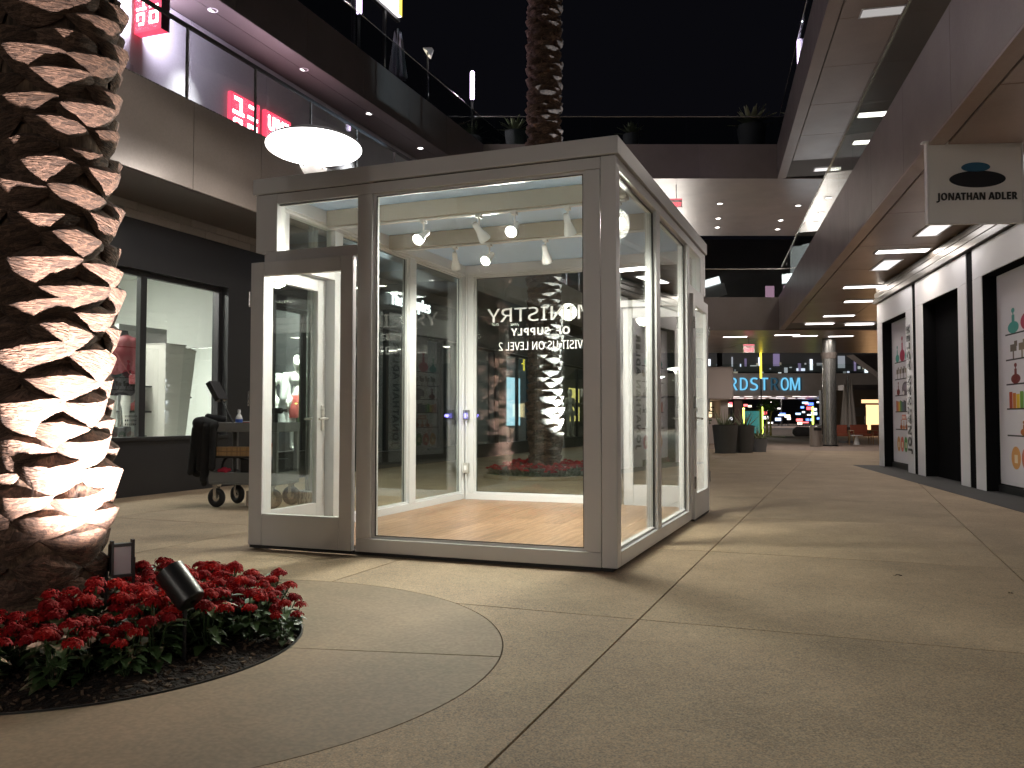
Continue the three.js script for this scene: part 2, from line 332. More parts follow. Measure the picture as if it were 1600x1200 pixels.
// palm: core, overlapping cut frond bases (each one a wedge), crown of fronds above
function bootGeo(R, w, b, p, top, j) { // angle half-width w, apex depth b, projection p, top height
  const n = 16, P = [], I = [], UV = [];
  const rim = [], low = [], back = [];
  for (let i = 0; i <= n; i++) {
    const s = -1 + 2 * i / n, e = Math.max(0, 1 - Math.abs(s) ** 1.9), ph = s * w, k = 1 + j * .2 * Math.sin(3 * s + j * 5);
    rim.push([ph, R + .010 + p * e * k + e * rr(-.004, .004), .012 * e + .012 * Math.sin(3.3 * s + 7 * j) + .03 * (j - .4) * s + e * rr(-.005, .005)]); // rim, frayed
    low.push([ph * .97 + .06 * (j - .5) * e, R + .004, -.012 - b * Math.max(0, 1 - Math.abs(s) ** (1.35 + .5 * j)) + .03 * (j - .4) * s]);
    back.push([ph * .96, R - .012, top * (.3 + .7 * e)]);
  }
  const push = (q) => { P.push(q[1] * Math.sin(q[0]), q[2], q[1] * Math.cos(q[0])); UV.push(q[0] * R, q[2] + q[1]); };
  const rows = [low, low.map((q, i) => [(q[0] + rim[i][0]) / 2, (q[1] * .42 + rim[i][1] * .58) + .004, (q[2] + rim[i][2]) / 2 - .008]), rim, rim.map((q, i) => [q[0], (q[1] * .55 + back[i][1] * .45), q[2] * .4 + back[i][2] * .6 - .012]), back];
  // the rim is a hard edge: split it
  for (const set of [[0, 1, 2], [2, 3, 4]]) {
    const s0 = P.length / 3; for (const r of set) rows[r].forEach(push);
    for (let a = 0; a < 2; a++) for (let i = 0; i < n; i++) { const q = s0 + a * (n + 1) + i; I.push(q, q + 1, q + n + 1, q + 1, q + n + 2, q + n + 1); }
  }
  const g = new THREE.BufferGeometry(); g.setAttribute('position', new THREE.Float32BufferAttribute(P, 3)); g.setAttribute('uv', new THREE.Float32BufferAttribute(UV, 2)); g.setIndex(I); g.computeVertexNormals(); return g;
}
function palm(C, o) {
  const t = new THREE.Group(); t.name = numbered('palm_tree'); scene.add(t); t.position.set(C.x, 0, -C.D); tag(t, o.label, 'tree', 'uplit date palms in round flower beds');
  const { R, H } = o, trunk = part('trunk', lathe([[R * 1.02, -.05], [R * .98, .3], [R * .94, 1], [R * .92, 3], [R * .9, H]], 24), M.core, t);
  const variants = []; for (let v = 0; v < 9; v++) variants.push(bootGeo(R * .93, .68 + .07 * (v % 3), .135 + .016 * (v % 2), .05 + .004 * v, .07, v / 9));
  const base = bootGeo(R * .97, .62, .09, .028, .05, .4);
  const rest = []; let row = 0;
  for (let y = .16; y < H - .1; y += o.pitch, row++) {
    const low = y < .52;
    for (let i = 0; i < 5; i++) {
      const a = (i + (row % 2) * .5) * 2 * Math.PI / 5 + row * .035 + rr(-.11, .11) + o.turn, v = Math.floor(rr(0, 9));
      const g0 = low && rnd() < .75 ? base : variants[v], dy = rr(-.022, .022), sc = rr(.94, 1.07);
      const want = o.parts(a, y);
      if (want) { const m = new THREE.Mesh(g0, M.bark[Math.floor(rr(0, 3))]); m.name = 'frond_base'; m.position.y = y + dy; m.rotation.set(0, a, 0); m.rotation.z = rr(-.10, .10); m.scale.set(sc, rr(.82, 1.18) * (o.tall ?? 1) * (y > 1.3 ? Math.max(.76, 1 - .2 * (y - 1.3)) : 1), sc); t.add(m); }
      else { const q = new THREE.Object3D(); q.position.y = y + dy; q.rotation.y = a; q.scale.setScalar(sc); q.updateMatrix(); rest.push(g0.clone().applyMatrix4(q.matrix)); }
    }
  }
  if (rest.length) { const m = part('frond_base', rest, M.bark[0], t); m.userData.kind = 'stuff'; }
  // crown: arching fronds with leaflets
  const gs = [];
  for (let i = 0; i < 34; i++) {
    const az = i * 2.39996, el = 1.25 - i / 34 * 1.5, L = rr(2.6, 3.3), pts = [];
    for (let k = 0; k <= 6; k++) { const q = k / 6, r = L * q * Math.cos(el) + .2, yy = H - .1 + L * q * Math.sin(el) - 1.1 * q * q; pts.push(V(r * Math.cos(az), yy, r * Math.sin(az))); }
    const c = new THREE.CatmullRomCurve3(pts); gs.push(new THREE.TubeGeometry(c, 10, .018, 4));
    for (let k = 3; k < 30; k++) for (const s of [-1, 1]) {
      const p = c.getPoint(k / 30), d = c.getTangent(k / 30), side = V(-Math.sin(az), 0, Math.cos(az)).multiplyScalar(s), l = .42 * Math.sin(Math.PI * (k / 32 + .06)) + .08;
      const e = p.clone().addScaledVector(side, l * .8).addScaledVector(d, l * .5).add(V(0, -.12, 0)), w = d.clone().multiplyScalar(.016);
      const g = new THREE.BufferGeometry(); g.setAttribute('position', new THREE.Float32BufferAttribute([p.x - w.x, p.y - w.y, p.z - w.z, p.x + w.x, p.y + w.y, p.z + w.z, e.x, e.y, e.z], 3)); g.computeVertexNormals(); g.setAttribute('uv', new THREE.Float32BufferAttribute([0, 0, 1, 0, 0, 1], 2)); gs.push(g);
    }
  }
  part('crown', gs, M.frond, t); void trunk;
  return t;
}
const PALM = { x: -2.24, D: 4.12 };
palm(PALM, { R: .25, H: 8.5, pitch: .108, turn: .4, label: 'thick palm trunk lit warm white at the left edge', parts: (a, y) => y < 3.4 && Math.cos(a - .49) > -.45 });
const PALM2 = { x: .58, D: 15.1 };
palm(PALM2, { R: .275, H: 13.2, pitch: .105, tall: .85, turn: 1.1, label: 'tall palm trunk lit cool white behind the glass kiosk', parts: (a, y) => y < 8.9 && Math.cos(a) > .25 });
{
  const near = [], far = [];
  // the near bed: plants fill the back and middle, bare soil shows along the front edge
  for (let i = 0; i < 3000 && near.length < 74; i++) {
    const a = rr(0, 6.283), r = Math.sqrt(rr(.06, .86)) * BED.r, x = BED.x + r * Math.cos(a), D = BED.D + r * Math.sin(a);
    if (Math.hypot(x - PALM.x, D - PALM.D) < .40) continue;
    if (r > BED.r * (D < BED.D ? .74 : .92)) continue;
    if (Math.hypot(x + 1.43, D - 3.74) < .075) continue;
    if (near.some((p) => Math.hypot(p[0] - x, p[1] - D) < .118)) continue;
    near.push([x, D, rr(.78, 1.32)]);
  }
  palmBed(BED, BED.r, true, { soil: 'dark soil in the round bed at the foot of the near palm' }, { plants: near, label: 'small plant with clustered red flowers in the near palm bed', group: 'red flowering plants in the near palm bed' });
  const B2 = { x: PALM2.x, D: PALM2.D };
  for (let i = 0; i < 420 && far.length < 46; i++) {
    const a = rr(0, 6.283), r = Math.sqrt(rr(.16, .9)) * 1.0, x = B2.x + r * Math.cos(a), D = B2.D + r * Math.sin(a);
    if (far.some((p) => Math.hypot(p[0] - x, p[1] - D) < .15)) continue;
    far.push([x, D, rr(1.0, 1.3)]);
  }
  const t = thing('soil_kerb', null, null, { x: B2.x, D: B2.D, a: 0 }); tag(t, 'low kerb round the bed of the palm behind the kiosk', null, null, 'structure');
  part('kerb_ring', lathe([[1.02, 0], [1.02, .07], [1.08, .07], [1.08, 0]], 64), M.ring, t);
  const y0 = t.position.y; void y0;
  palmBed({ ...B2 }, 1.02, false, { soil: 'dark soil in the round bed behind the kiosk' }, { plants: far, label: 'small red flowering plant in the bed of the palm behind the kiosk', group: 'red flowering plants behind the kiosk' });
}
{ // garden spotlights in the near bed
  const t = thing('bullet_spotlight', 'black cylindrical garden spotlight tilted towards the near palm', 'spotlight', { x: -1.45, D: 3.74, a: 0 }, [0, 0, 0]);
  const axis = V(-.66, .70, -.24).normalize(), c = V(.01, .31, 0), q = new THREE.Quaternion().setFromUnitVectors(V(0, 1, 0), axis);
  const can = lathe([[.012, -.085], [.056, -.085], [.063, -.076], [.065, .095], [.061, .095], [.057, .03], [0, .03]], 32).applyQuaternion(q).translate(c.x, c.y, c.z);
  part('housing', can, mat([.05, .05, .05], .35, { metalness: .6 }), t);
  const lens = part('lamp_lens', new THREE.CircleGeometry(.058, 24).rotateX(-Math.PI / 2).translate(0, .068, 0).applyQuaternion(q).translate(c.x, c.y, c.z), glow([1, .86, .76], 6), t);
  part('knuckle', [cyl(.014, .014, .03, 10).translate(.03, .24, .01), bar(V(.03, -.03, .01), V(.03, .25, .01), .009)], M.black, t); void lens;
  const p = c.clone().addScaledVector(axis, .11), e = c.clone().addScaledVector(axis, 2);
  spotLight(t, p.toArray(), [PALM.x + 1.45 - .12, 1.5, -(PALM.D - 3.74) + .02], [1, .86, .82], PALM_WARM, rad(43), .85, 2); void e;
  const f = thing('box_floodlight', 'small black box floodlight with grey lens beside the near palm trunk', 'floodlight', { x: -1.93, D: 4.20, a: 0 }, [0, 0, 0], rad(40));
  part('housing', rb(-.035, .04, .29, .43, -.05, .06, .008), M.black, f);
  part('bezel', [bx(-.045, .05, .425, .44, .045, .075), bx(.045, .056, .285, .455, .04, .075), bx(-.05, -.039, .285, .455, .04, .075), bx(-.045, .05, .278, .29, .04, .075)], M.black, f);
  part('lens', bx(-.036, .042, .292, .423, .06, .066), mat([.45, .43, .46], .3), f);
  part('bracket', [bx(-.06, -.05, -.03, .36, 0, .02), bx(.066, .076, -.03, .36, 0, .02)], M.black, f);
  const s2 = thing('bullet_spotlight', 'small spotlight in the flowers behind the kiosk', 'spotlight', { x: PALM2.x + .80, D: PALM2.D - .50, a: 0 }, [0, 0, 0]);
  const ax2 = V(-.42, .88, -.25).normalize(), q2 = new THREE.Quaternion().setFromUnitVectors(V(0, 1, 0), ax2);
  part('housing', lathe([[.012, -.07], [.05, -.07], [.055, .08], [.05, .08], [.047, .03], [0, .03]], 20).applyQuaternion(q2).translate(0, .36, 0), M.black, s2);
  part('lamp_lens', new THREE.CircleGeometry(.046, 20).rotateX(-Math.PI / 2).translate(0, .05, 0).applyQuaternion(q2).translate(0, .36, 0), glow([.8, .9, 1], 6), s2);
  part('stake', bar(V(0, -.03, 0), V(0, .32, 0), .012), M.black, s2);
  spotLight(s2, [ax2.x * .1, .36 + ax2.y * .1, ax2.z * .1], [-.84, 2.2, -.44], [.60, .80, 1], PALM_COOL, rad(37), .7, 2);
}

// ================================================================ THE GLASS KIOSK (3.0 m wide, 3.93 m deep, 2.98 m high)
const KW = 3, KD = 3.93;
{
  const k = thing('glass_kiosk', 'white framed glass kiosk with flat roof and wood floor, lit inside', 'kiosk', PAV);
  // both halves are alike: everything is built once and once more turned by half a turn about the middle
  const turned = (g) => { const c = g.clone(); c.translate(KW / 2, 0, KD / 2).rotateY(Math.PI).translate(-KW / 2, 0, -KD / 2); return c; };
  const both = (name, gs, m) => { part(name, gs, m, k); part(name, (Array.isArray(gs) ? gs : [gs]).map(turned), m, k); };
  part('base_plate', bx(-KW + .04, -.04, 0, .03, -KD + .04, -.04), M.frameDark, k);
  // posts
  both('corner_post', [rb(-.108, 0, .03, 2.85, -.108, 0, .005)], M.frame);
  both('corner_post', [rb(-KW, -KW + .205, 2.385, 2.85, -.108, 0, .004)], M.frame);
  both('corner_post', [rb(-KW + .002, -KW + .10, .03, 2.30, -.10, -.002, .004)], M.frame);
  // front: sill, header, mullion, stiles beside the large pane
  both('sill', [rb(-2.045, -.113, .03, .131, -.095, 0)], M.frame);
  both('header', [rb(-KW + .207, -.110, 2.768, 2.848, -.1, 0)], M.frame);
  both('mullion', [rb(-2.045, -1.917, .133, 2.766, -.1, -.002)], M.frame);
  both('stile', [rb(-.223, -.113, .133, 2.766, -.095, -.003)], M.frame);
  both('glazing_bead', [bx(-1.915, -1.895, .133, 2.766, -.075, -.03), bx(-.243, -.225, .133, 2.766, -.075, -.03), bx(-1.895, -.243, .133, .15, -.075, -.03), bx(-1.895, -.243, 2.75, 2.766, -.075, -.03)], M.frame);
  both('gasket', [bx(-1.896, -1.889, .15, 2.75, -.045, -.032), bx(-.249, -.242, .15, 2.75, -.045, -.032), bx(-1.889, -.249, .15, .156, -.045, -.032), bx(-1.889, -.249, 2.744, 2.75, -.045, -.032), bx(-2.79, -2.05, 2.758, 2.765, -.045, -.02), bx(-.045, -.032, 2.744, 2.75, -1.342, -.134), bx(-.045, -.032, 2.744, 2.75, -2.78, -1.506), bx(-.045, -.032, .15, 2.744, -.139, -.133), bx(-.045, -.032, .15, 2.744, -1.51, -1.505), bx(-.045, -.032, .15, 2.744, -1.343, -1.337), bx(-.045, -.032, .15, 2.744, -2.782, -2.776)], M.frameDark);
  both('window_pane', bx(-1.912, -.228, .137, 2.763, -.056, -.046), M.glass);
  both('transom_bar', [rb(-KW + .207, -2.047, 2.303, 2.384, -.1, 0), rb(-KW + .10, -KW + .207, 2.303, 2.383, -.1, 0)], M.frame);
  both('transom_pane', bx(-2.79, -2.048, 2.387, 2.765, -.056, -.046), M.glass);
  // door leaf in the front left bay, hung a little proud
  const leaf = (T) => { // T places a leaf built along x from 0 to .96 with its face at z = 0
    const d = new THREE.Group(); d.name = 'door'; k.add(d);
    const P = (n, gs, m) => part(n, (Array.isArray(gs) ? gs : [gs]).map((g) => g.clone().applyMatrix4(T)), m, d);
    P('door_frame', [rb(0, .125, .035, 2.298, -.05, 0), rb(.845, .955, .035, 2.298, -.05, 0), rb(.127, .843, 2.185, 2.298, -.05, -.001), rb(.127, .843, .035, .285, -.05, -.001)], M.frame);
    P('door_pane', bx(.121, .849, .281, 2.189, -.03, -.02), M.glass);
    P('kick_sweep', bx(.01, .945, .012, .034, -.045, -.006), M.frameDark);
    P('hinge', [cyl(.011, .011, .12, 10).translate(-.006, .4, .006), cyl(.011, .011, .12, 10).translate(-.006, 1.2, .006), cyl(.011, .011, .12, 10).translate(-.006, 2.0, .006)], M.steel);
    return d;
  };
  const handle = (d, T, side) => { const flip = (g) => { if (T.determinant() > 0) return g; const q = g.index ? g.toNonIndexed() : g; for (const at of Object.values(q.attributes)) for (let i = 0; i + 2 < at.count; i += 3) for (let c = 0; c < at.itemSize; c++) { const k = (i + 1) * at.itemSize + c, l = (i + 2) * at.itemSize + c, v = at.array[k]; at.array[k] = at.array[l]; at.array[l] = v; } return q; };
    const P = (n, gs, m) => part(n, gs.map((g) => flip(g.clone().applyMatrix4(T))), m, d);
    P('handle', [rb(.885, .93, .93, 1.16, side > 0 ? 0 : -.062, side > 0 ? .012 : -.05, .004), bar(V(.908, 1.04, side > 0 ? 0 : -.05), V(.908, 1.04, side > 0 ? .055 : -.105), .011), bar(V(.92, 1.04, side > 0 ? .052 : -.102), V(.79, 1.035, side > 0 ? .052 : -.102), .011, 10), cyl(.014, .014, .02, 12).rotateX(Math.PI / 2).translate(.908, 1.125, side > 0 ? .012 : -.062)], mat([.58, .56, .53], .35, { metalness: .35 })); };
  const mx = (x, y, z, ry) => new THREE.Matrix4().makeRotationY(ry).setPosition(x, y, z);
  const half = new THREE.Matrix4().makeTranslation(-KW / 2, 0, -KD / 2).multiply(new THREE.Matrix4().makeRotationY(Math.PI)).multiply(new THREE.Matrix4().makeTranslation(KW / 2, 0, KD / 2));
  leaf(mx(-KW - .02, 0, .03, 0)); leaf(half.clone().multiply(mx(-KW - .02, 0, .03, 0)));
  const right = mx(.03, 0, -KD + .02 + .0, -Math.PI / 2).multiply(mx(0, 0, 0, 0)); // right-hand wall, far bay: built from far end towards the camera
  { const Tm = new THREE.Matrix4().makeRotationY(Math.PI / 2).setPosition(.03, 0, -2.955); // local x runs away from the camera
    const a = leaf(Tm.clone().multiply(new THREE.Matrix4().makeScale(1, 1, 1))); handle(a, new THREE.Matrix4().makeRotationY(Math.PI / 2).setPosition(.03, 0, -2.955).multiply(new THREE.Matrix4().makeTranslation(.955, 0, 0)).multiply(new THREE.Matrix4().makeScale(-1, 1, 1)), 1);
    const Tl = half.clone().multiply(Tm), b = leaf(Tl); const Th = Tl.clone().multiply(new THREE.Matrix4().makeTranslation(.955, 0, 0)).multiply(new THREE.Matrix4().makeScale(-1, 1, 1)); handle(b, Th, -1); handle(b, Th, 1); }
  void right;
  // side walls: two panes and the door bay
  both('sill', [rb(-.095, 0, .03, .131, -2.80, -.113)], M.frame);
  both('header', [rb(-.1, 0, 2.768, 2.848, -KD + .108, -.110)], M.frame);
  both('mullion', [rb(-.1, -.002, .133, 2.766, -1.485, -1.345)], M.frame);
  both('mullion', [rb(-.1, -.002, .033, 2.766, -2.93, -2.80)], M.frame);
  both('mullion', [rb(-.1, -.002, 2.385, 2.766, -KD + .31, -KD + .11)], M.frame);
  both('transom_bar', [rb(-.1, 0, 2.303, 2.384, -KD + .11, -2.932)], M.frame);
  both('glazing_bead', [bx(-.075, -.03, .133, 2.766, -.131, -.113), bx(-.075, -.03, .133, .15, -1.343, -.133), bx(-.075, -.03, 2.75, 2.766, -1.343, -.133), bx(-.075, -.03, .133, .15, -2.798, -1.488), bx(-.075, -.03, 2.75, 2.766, -2.798, -1.488), bx(-.075, -.03, .151, 2.749, -2.798, -2.782), bx(-.075, -.03, .151, 2.749, -1.504, -1.488)], M.frame);
  both('window_pane', bx(-.056, -.046, .137, 2.763, -1.342, -.117), M.glass);
  both('window_pane', bx(-.056, -.046, .137, 2.763, -2.797, -1.489), M.glass);
  both('transom_pane', bx(-.056, -.046, 2.387, 2.765, -3.618, -2.933), M.glass);
  // roof: cornice proud of the header with a thin groove below it
  part('cornice', [rb(-KW - .02, .02, 2.856, 2.98, -.05, .02, .006), rb(-KW - .02, .02, 2.856, 2.98, -KD - .02, -KD + .05, .006), rb(-.05, .0199, 2.857, 2.979, -KD + .05, -.05, .003), rb(-KW - .0199, -KW + .05, 2.857, 2.979, -KD + .05, -.05, .003)], M.frame, k);
  part('roof_deck', bx(-KW + .05, -.05, 2.935, 2.968, -KD + .05, -.05), M.frame, k);
  part('ceiling', bx(-KW + .05, -.05, 2.905, 2.93, -KD + .05, -.05), M.ceilWhite, k);
  part('groove_filler', bx(-KW + .012, -.012, 2.845, 2.904, -KD + .012, -KD + .05), M.frameDark, k);
  part('groove_filler', [bx(-KW + .012, -.012, 2.849, 2.904, -.05, -.012), bx(-.05, -.012, 2.849, 2.904, -KD + .05, -.05), bx(-KW + .012, -KW + .05, 2.849, 2.904, -KD + .05, -.05)], M.frameDark, k);
  // inner lining above the glass, seen from inside
  part('inner_lining', [rb(-KW + .10, -.10, 2.79, 2.903, -.125, -.102), rb(-KW + .10, -.10, 2.79, 2.903, -KD + .102, -KD + .125), rb(-.125, -.102, 2.79, 2.902, -KD + .126, -.126), rb(-KW + .102, -KW + .125, 2.79, 2.902, -KD + .126, -.126)], M.frame, k);
  for (const z of [-.86, -1.98]) part('ceiling_beam', rb(-KW + .127, -.127, 2.76, 2.903, z - .05, z + .05), M.beam, k);
  for (const z of [-.86, -1.98]) part('light_track', rb(-KW + .14, -.14, 2.742, 2.759, z - .017, z + .017), M.frame, k);
  // wood floor: planks running front to back
  part('subfloor', bx(-KW + .10, -.10, .031, .052, -KD + .10, -.10), M.frameDark, k);
  const woods = [0, 1, 2, 3].map((i) => mat([.41 + .045 * i, .275 + .035 * i, .185 + .025 * i], .38, { map: T.wood }));
  const pw = (KW - .205) / 15;
  for (let i = 0; i < 15; i++) { let z = -.102 - (i * .47 % 1.2 ? (i * .47) % 1.2 : 0), z0 = -.102;
    while (z0 > -KD + .11) { const z1 = Math.max(-KD + .102, z0 === -.102 && z < -.2 ? z : z0 - 1.2); const x0 = -KW + .1025 + i * pw; const g = rb(x0 + .0008, x0 + pw - .0008, .0525, .0605, z1 + .0008, z0 - .0008, .001); const uv = g.attributes.uv, uo = rr(0, 5), vo = rr(0, 5); for (let q = 0; q < uv.count; q++) uv.setXY(q, uv.getX(q) + uo, uv.getY(q) + vo); part('floor_plank', g, woods[Math.floor(rr(0, 4))], k); z0 = z1; } }
  // cut vinyl lettering on the back pane, read from the far side
  const vinyl = mat([.85, .85, .84], .5);
  const lettering = (s, y, h, w, f) => part('lettering', words(s, h, w, .0012, f).rotateY(Math.PI).translate(-1.93, y, -KD + .0595), vinyl, k);
  lettering('MINISTRY', 2.20, .165, 1.36, fontR); lettering('OF  SUPPLY', 2.03, .088, .74); lettering('VISIT US ON LEVEL 2', 1.855, .098, 1.06, fontR);
  // conduit with a switch and an outlet in the back left corner
  part('conduit', [bar(V(-KW + .155, .06, -KD + .155), V(-KW + .155, 2.79, -KD + .155), .011, 10)], M.frame, k);
  part('outlet_box', [rb(-KW + .12, -KW + .19, .38, .50, -KD + .13, -KD + .185, .004)], mat([.42, .41, .38], .5), k);
  part('outlet_face', [rb(-KW + .138, -KW + .172, .41, .47, -KD + .18, -KD + .19, .002)], M.white, k);
  part('switch_box', [rb(-KW + .12, -KW + .19, 1.02, 1.14, -KD + .13, -KD + .185, .004)], M.dullSteel, k);
  part('switch_led', [rb(-KW + .14, -KW + .168, 1.04, 1.10, -KD + .183, -KD + .19, .002)], glow([.25, .22, 1], 2.2), k);
  { const l = new THREE.PointLight(lin(.25, .2, 1), .02); l.position.set(-KW + .16, 1.07, -KD + .26); k.add(l); }
}
{ // track spotlights under the two ceiling beams: [x, z, where it points]
  const heads = [
    [-1.92, -.86, [-.15, -.55, .8], 'bright track spotlight facing out, leftmost on the front kiosk beam'], [-1.40, -.86, [.35, -.75, -.6], 'track spotlight turned away, second on the front kiosk beam'],
    [-1.08, -.86, [.0, -.55, .8], 'bright track spotlight facing out, third on the front kiosk beam'], [-.62, -.86, [.05, -.8, -.55], 'track spotlight pointing down, fourth on the front kiosk beam'],
    [-.20, -.86, [.25, -.6, .75], 'bright track spotlight nearest the right corner of the kiosk'], [-2.15, -1.98, [-.15, -.85, -.55], 'track spotlight pointing down, left end of the rear kiosk beam'],
    [-1.78, -1.98, [-.1, -.55, .8], 'bright track spotlight facing out on the rear kiosk beam'], [-1.20, -1.98, [.0, -.85, -.55], 'track spotlight pointing down, right end of the rear kiosk beam'],
  ];
  for (const [x, z, dir, label] of heads) {
    const t = thing('track_spotlight', label, 'spotlight', PAV, [x, 2.742, z], 0, 'track spotlights in the kiosk');
    const a = V(...dir).normalize(), q = new THREE.Quaternion().setFromUnitVectors(V(0, -1, 0), a), c = V(0, -.125, 0);
    part('stem', [bar(V(0, 0, 0), V(0, -.10, 0), .009), bx(-.02, .02, -.022, 0, -.03, .03)], M.white, t);
    part('housing', lathe([[0, .075], [.02, .075], [.026, .06], [.028, .0], [.05, -.075], [.053, -.10], [.049, -.10], [.042, -.05], [0, -.05]], 22).applyQuaternion(q).translate(c.x, c.y, c.z), M.whiteGloss, t);
    part('lamp_lens', new THREE.SphereGeometry(.046, 18, 8, 0, Math.PI * 2, Math.PI / 2, Math.PI / 2).scale(1, .42, 1).translate(0, -.076, 0).applyQuaternion(q).translate(c.x, c.y, c.z), glow([1, .93, .82], 14), t);
    const p = c.clone().addScaledVector(a, .112), e = c.clone().addScaledVector(a, 2);
    spotLight(t, p.toArray(), e.toArray(), [1, .925, .84], KIOSK_SPOT, rad(64), .8, 6);
  }
}

// ================================================================ LEFT BUILDING (local x to the corridor, z = -distance along it)
function mannequin(F, lx, lz, y, turn, label, o) {
  const t = thing('mannequin', label, 'mannequin', F, [lx, y, lz], turn, 'shop window mannequins');
  const s = o.head ? 1 : 1;
  const B = [[-.10, .88, 0, .085, -.095, .50, .02, .055], [-.095, .50, .02, .055, -.09, .10, -.01, .036], [-.09, .06, -.01, .035, -.09, .035, .11, .028],
    [.10, .88, 0, .085, .105, .50, .03, .055], [.105, .50, .03, .055, .11, .10, 0, .036], [.11, .06, 0, .035, .115, .035, .12, .028],
    [-.06, .92, 0, .10, .06, .92, 0, .10], [0, .95, 0, .11, 0, 1.12, 0, .095], [-.05, 1.3, 0, .095, .05, 1.3, 0, .095], [-.13, 1.40, 0, .05, .13, 1.40, 0, .05],
    [-.17, 1.39, 0, .05, -.23, 1.12, -.01, .036], [-.23, 1.12, -.01, .036, -.21, .88, .06, .026], [-.21, .88, .06, .026, -.20, .79, .09, .02], [.17, 1.39, 0, .05, .23, 1.12, -.01, .036], [.23, 1.12, -.01, .036, .21, .88, .06, .026], [.21, .88, .06, .026, .20, .79, .09, .02],
    [0, 1.42, 0, .05, 0, 1.50, .005, .046]];
  if (o.head) B.push([0, 1.60, .015, .085, 0, 1.70, 0, .082], [0, 1.56, .05, .035, 0, 1.60, .07, .03]);
  part('body', body(B, [-.36, -.02, -.26], [.36, 1.84, .26], 56, .05), M.mannequin, t);
  if (o.jacket) {
    const J = [[-.06, .99, 0, .155, .06, .99, 0, .155], [-.05, 1.10, 0, .165, .05, 1.10, 0, .165], [-.06, 1.22, 0, .17, .06, 1.22, 0, .17], [-.07, 1.33, 0, .155, .07, 1.33, 0, .155],
      [-.19, 1.36, 0, .085, -.25, 1.22, 0, .08], [-.25, 1.2, 0, .085, -.27, 1.08, 0, .08], [-.27, 1.06, .01, .083, -.25, .93, .04, .066], [.19, 1.36, 0, .085, .25, 1.22, 0, .08], [.25, 1.2, 0, .085, .27, 1.08, 0, .08], [.27, 1.06, .01, .083, .25, .93, .04, .066]];
    part('padded_jacket', body(J, [-.42, .78, -.28], [.42, 1.56, .28], 48, .018), M.redCloth, t);
    part('collar', lathe([[.10, 1.40], [.115, 1.47], [.10, 1.54], [.075, 1.50], [.07, 1.42]], 20).scale(1, 1, .85), M.cloth, t);
    part('shorts', body([[-.09, .92, 0, .135, -.10, .70, .01, .12], [.09, .92, 0, .135, .11, .70, .01, .12], [0, .93, 0, .12, 0, .99, 0, .12]], [-.3, .5, -.26], [.3, 1.12, .26], 36, .04), M.cloth, t);
    part('shoulder_bag', [rb(.20, .36, .76, .90, .10, .16, .02), tube([V(-.12, 1.40, .13), V(.05, 1.18, .2), V(.22, .9, .15)], .007, 16, 6)], mat([.22, .03, .035], .5), t);
    part('boot', [rb(-.15, -.03, 0, .16, -.06, .15, .03), rb(.05, .17, 0, .16, -.05, .16, .03)], M.black, t);
  }
  if (o.dress) {
    part('skirt', lathe([[.12, 1.02], [.15, .93], [.17, .75], [.165, .60], [.155, .60], [.14, .93]], 24), mat([.55, .10, .09], .7), t);
    part('coat', body([[-.22, 1.38, -.02, .07, -.28, .95, .02, .06], [-.2, 1.2, -.06, .1, -.22, .5, -.06, .12], [.2, 1.38, -.04, .07, .25, 1.0, 0, .06]], [-.46, .3, -.32], [.46, 1.55, .32], 40, .05), M.whiteGloss, t);
  }
  part('stand', [cyl(.16, .165, .012, 24).translate(0, -.004, 0), bar(V(0, 0, -.06), V(0, .5, -.04), .008)], M.steel, t);
  void s; return t;
}
const leftBuilding = thing('shop_building', 'long black and grey shop building with glass railed upper terrace on the left', 'building', LB);
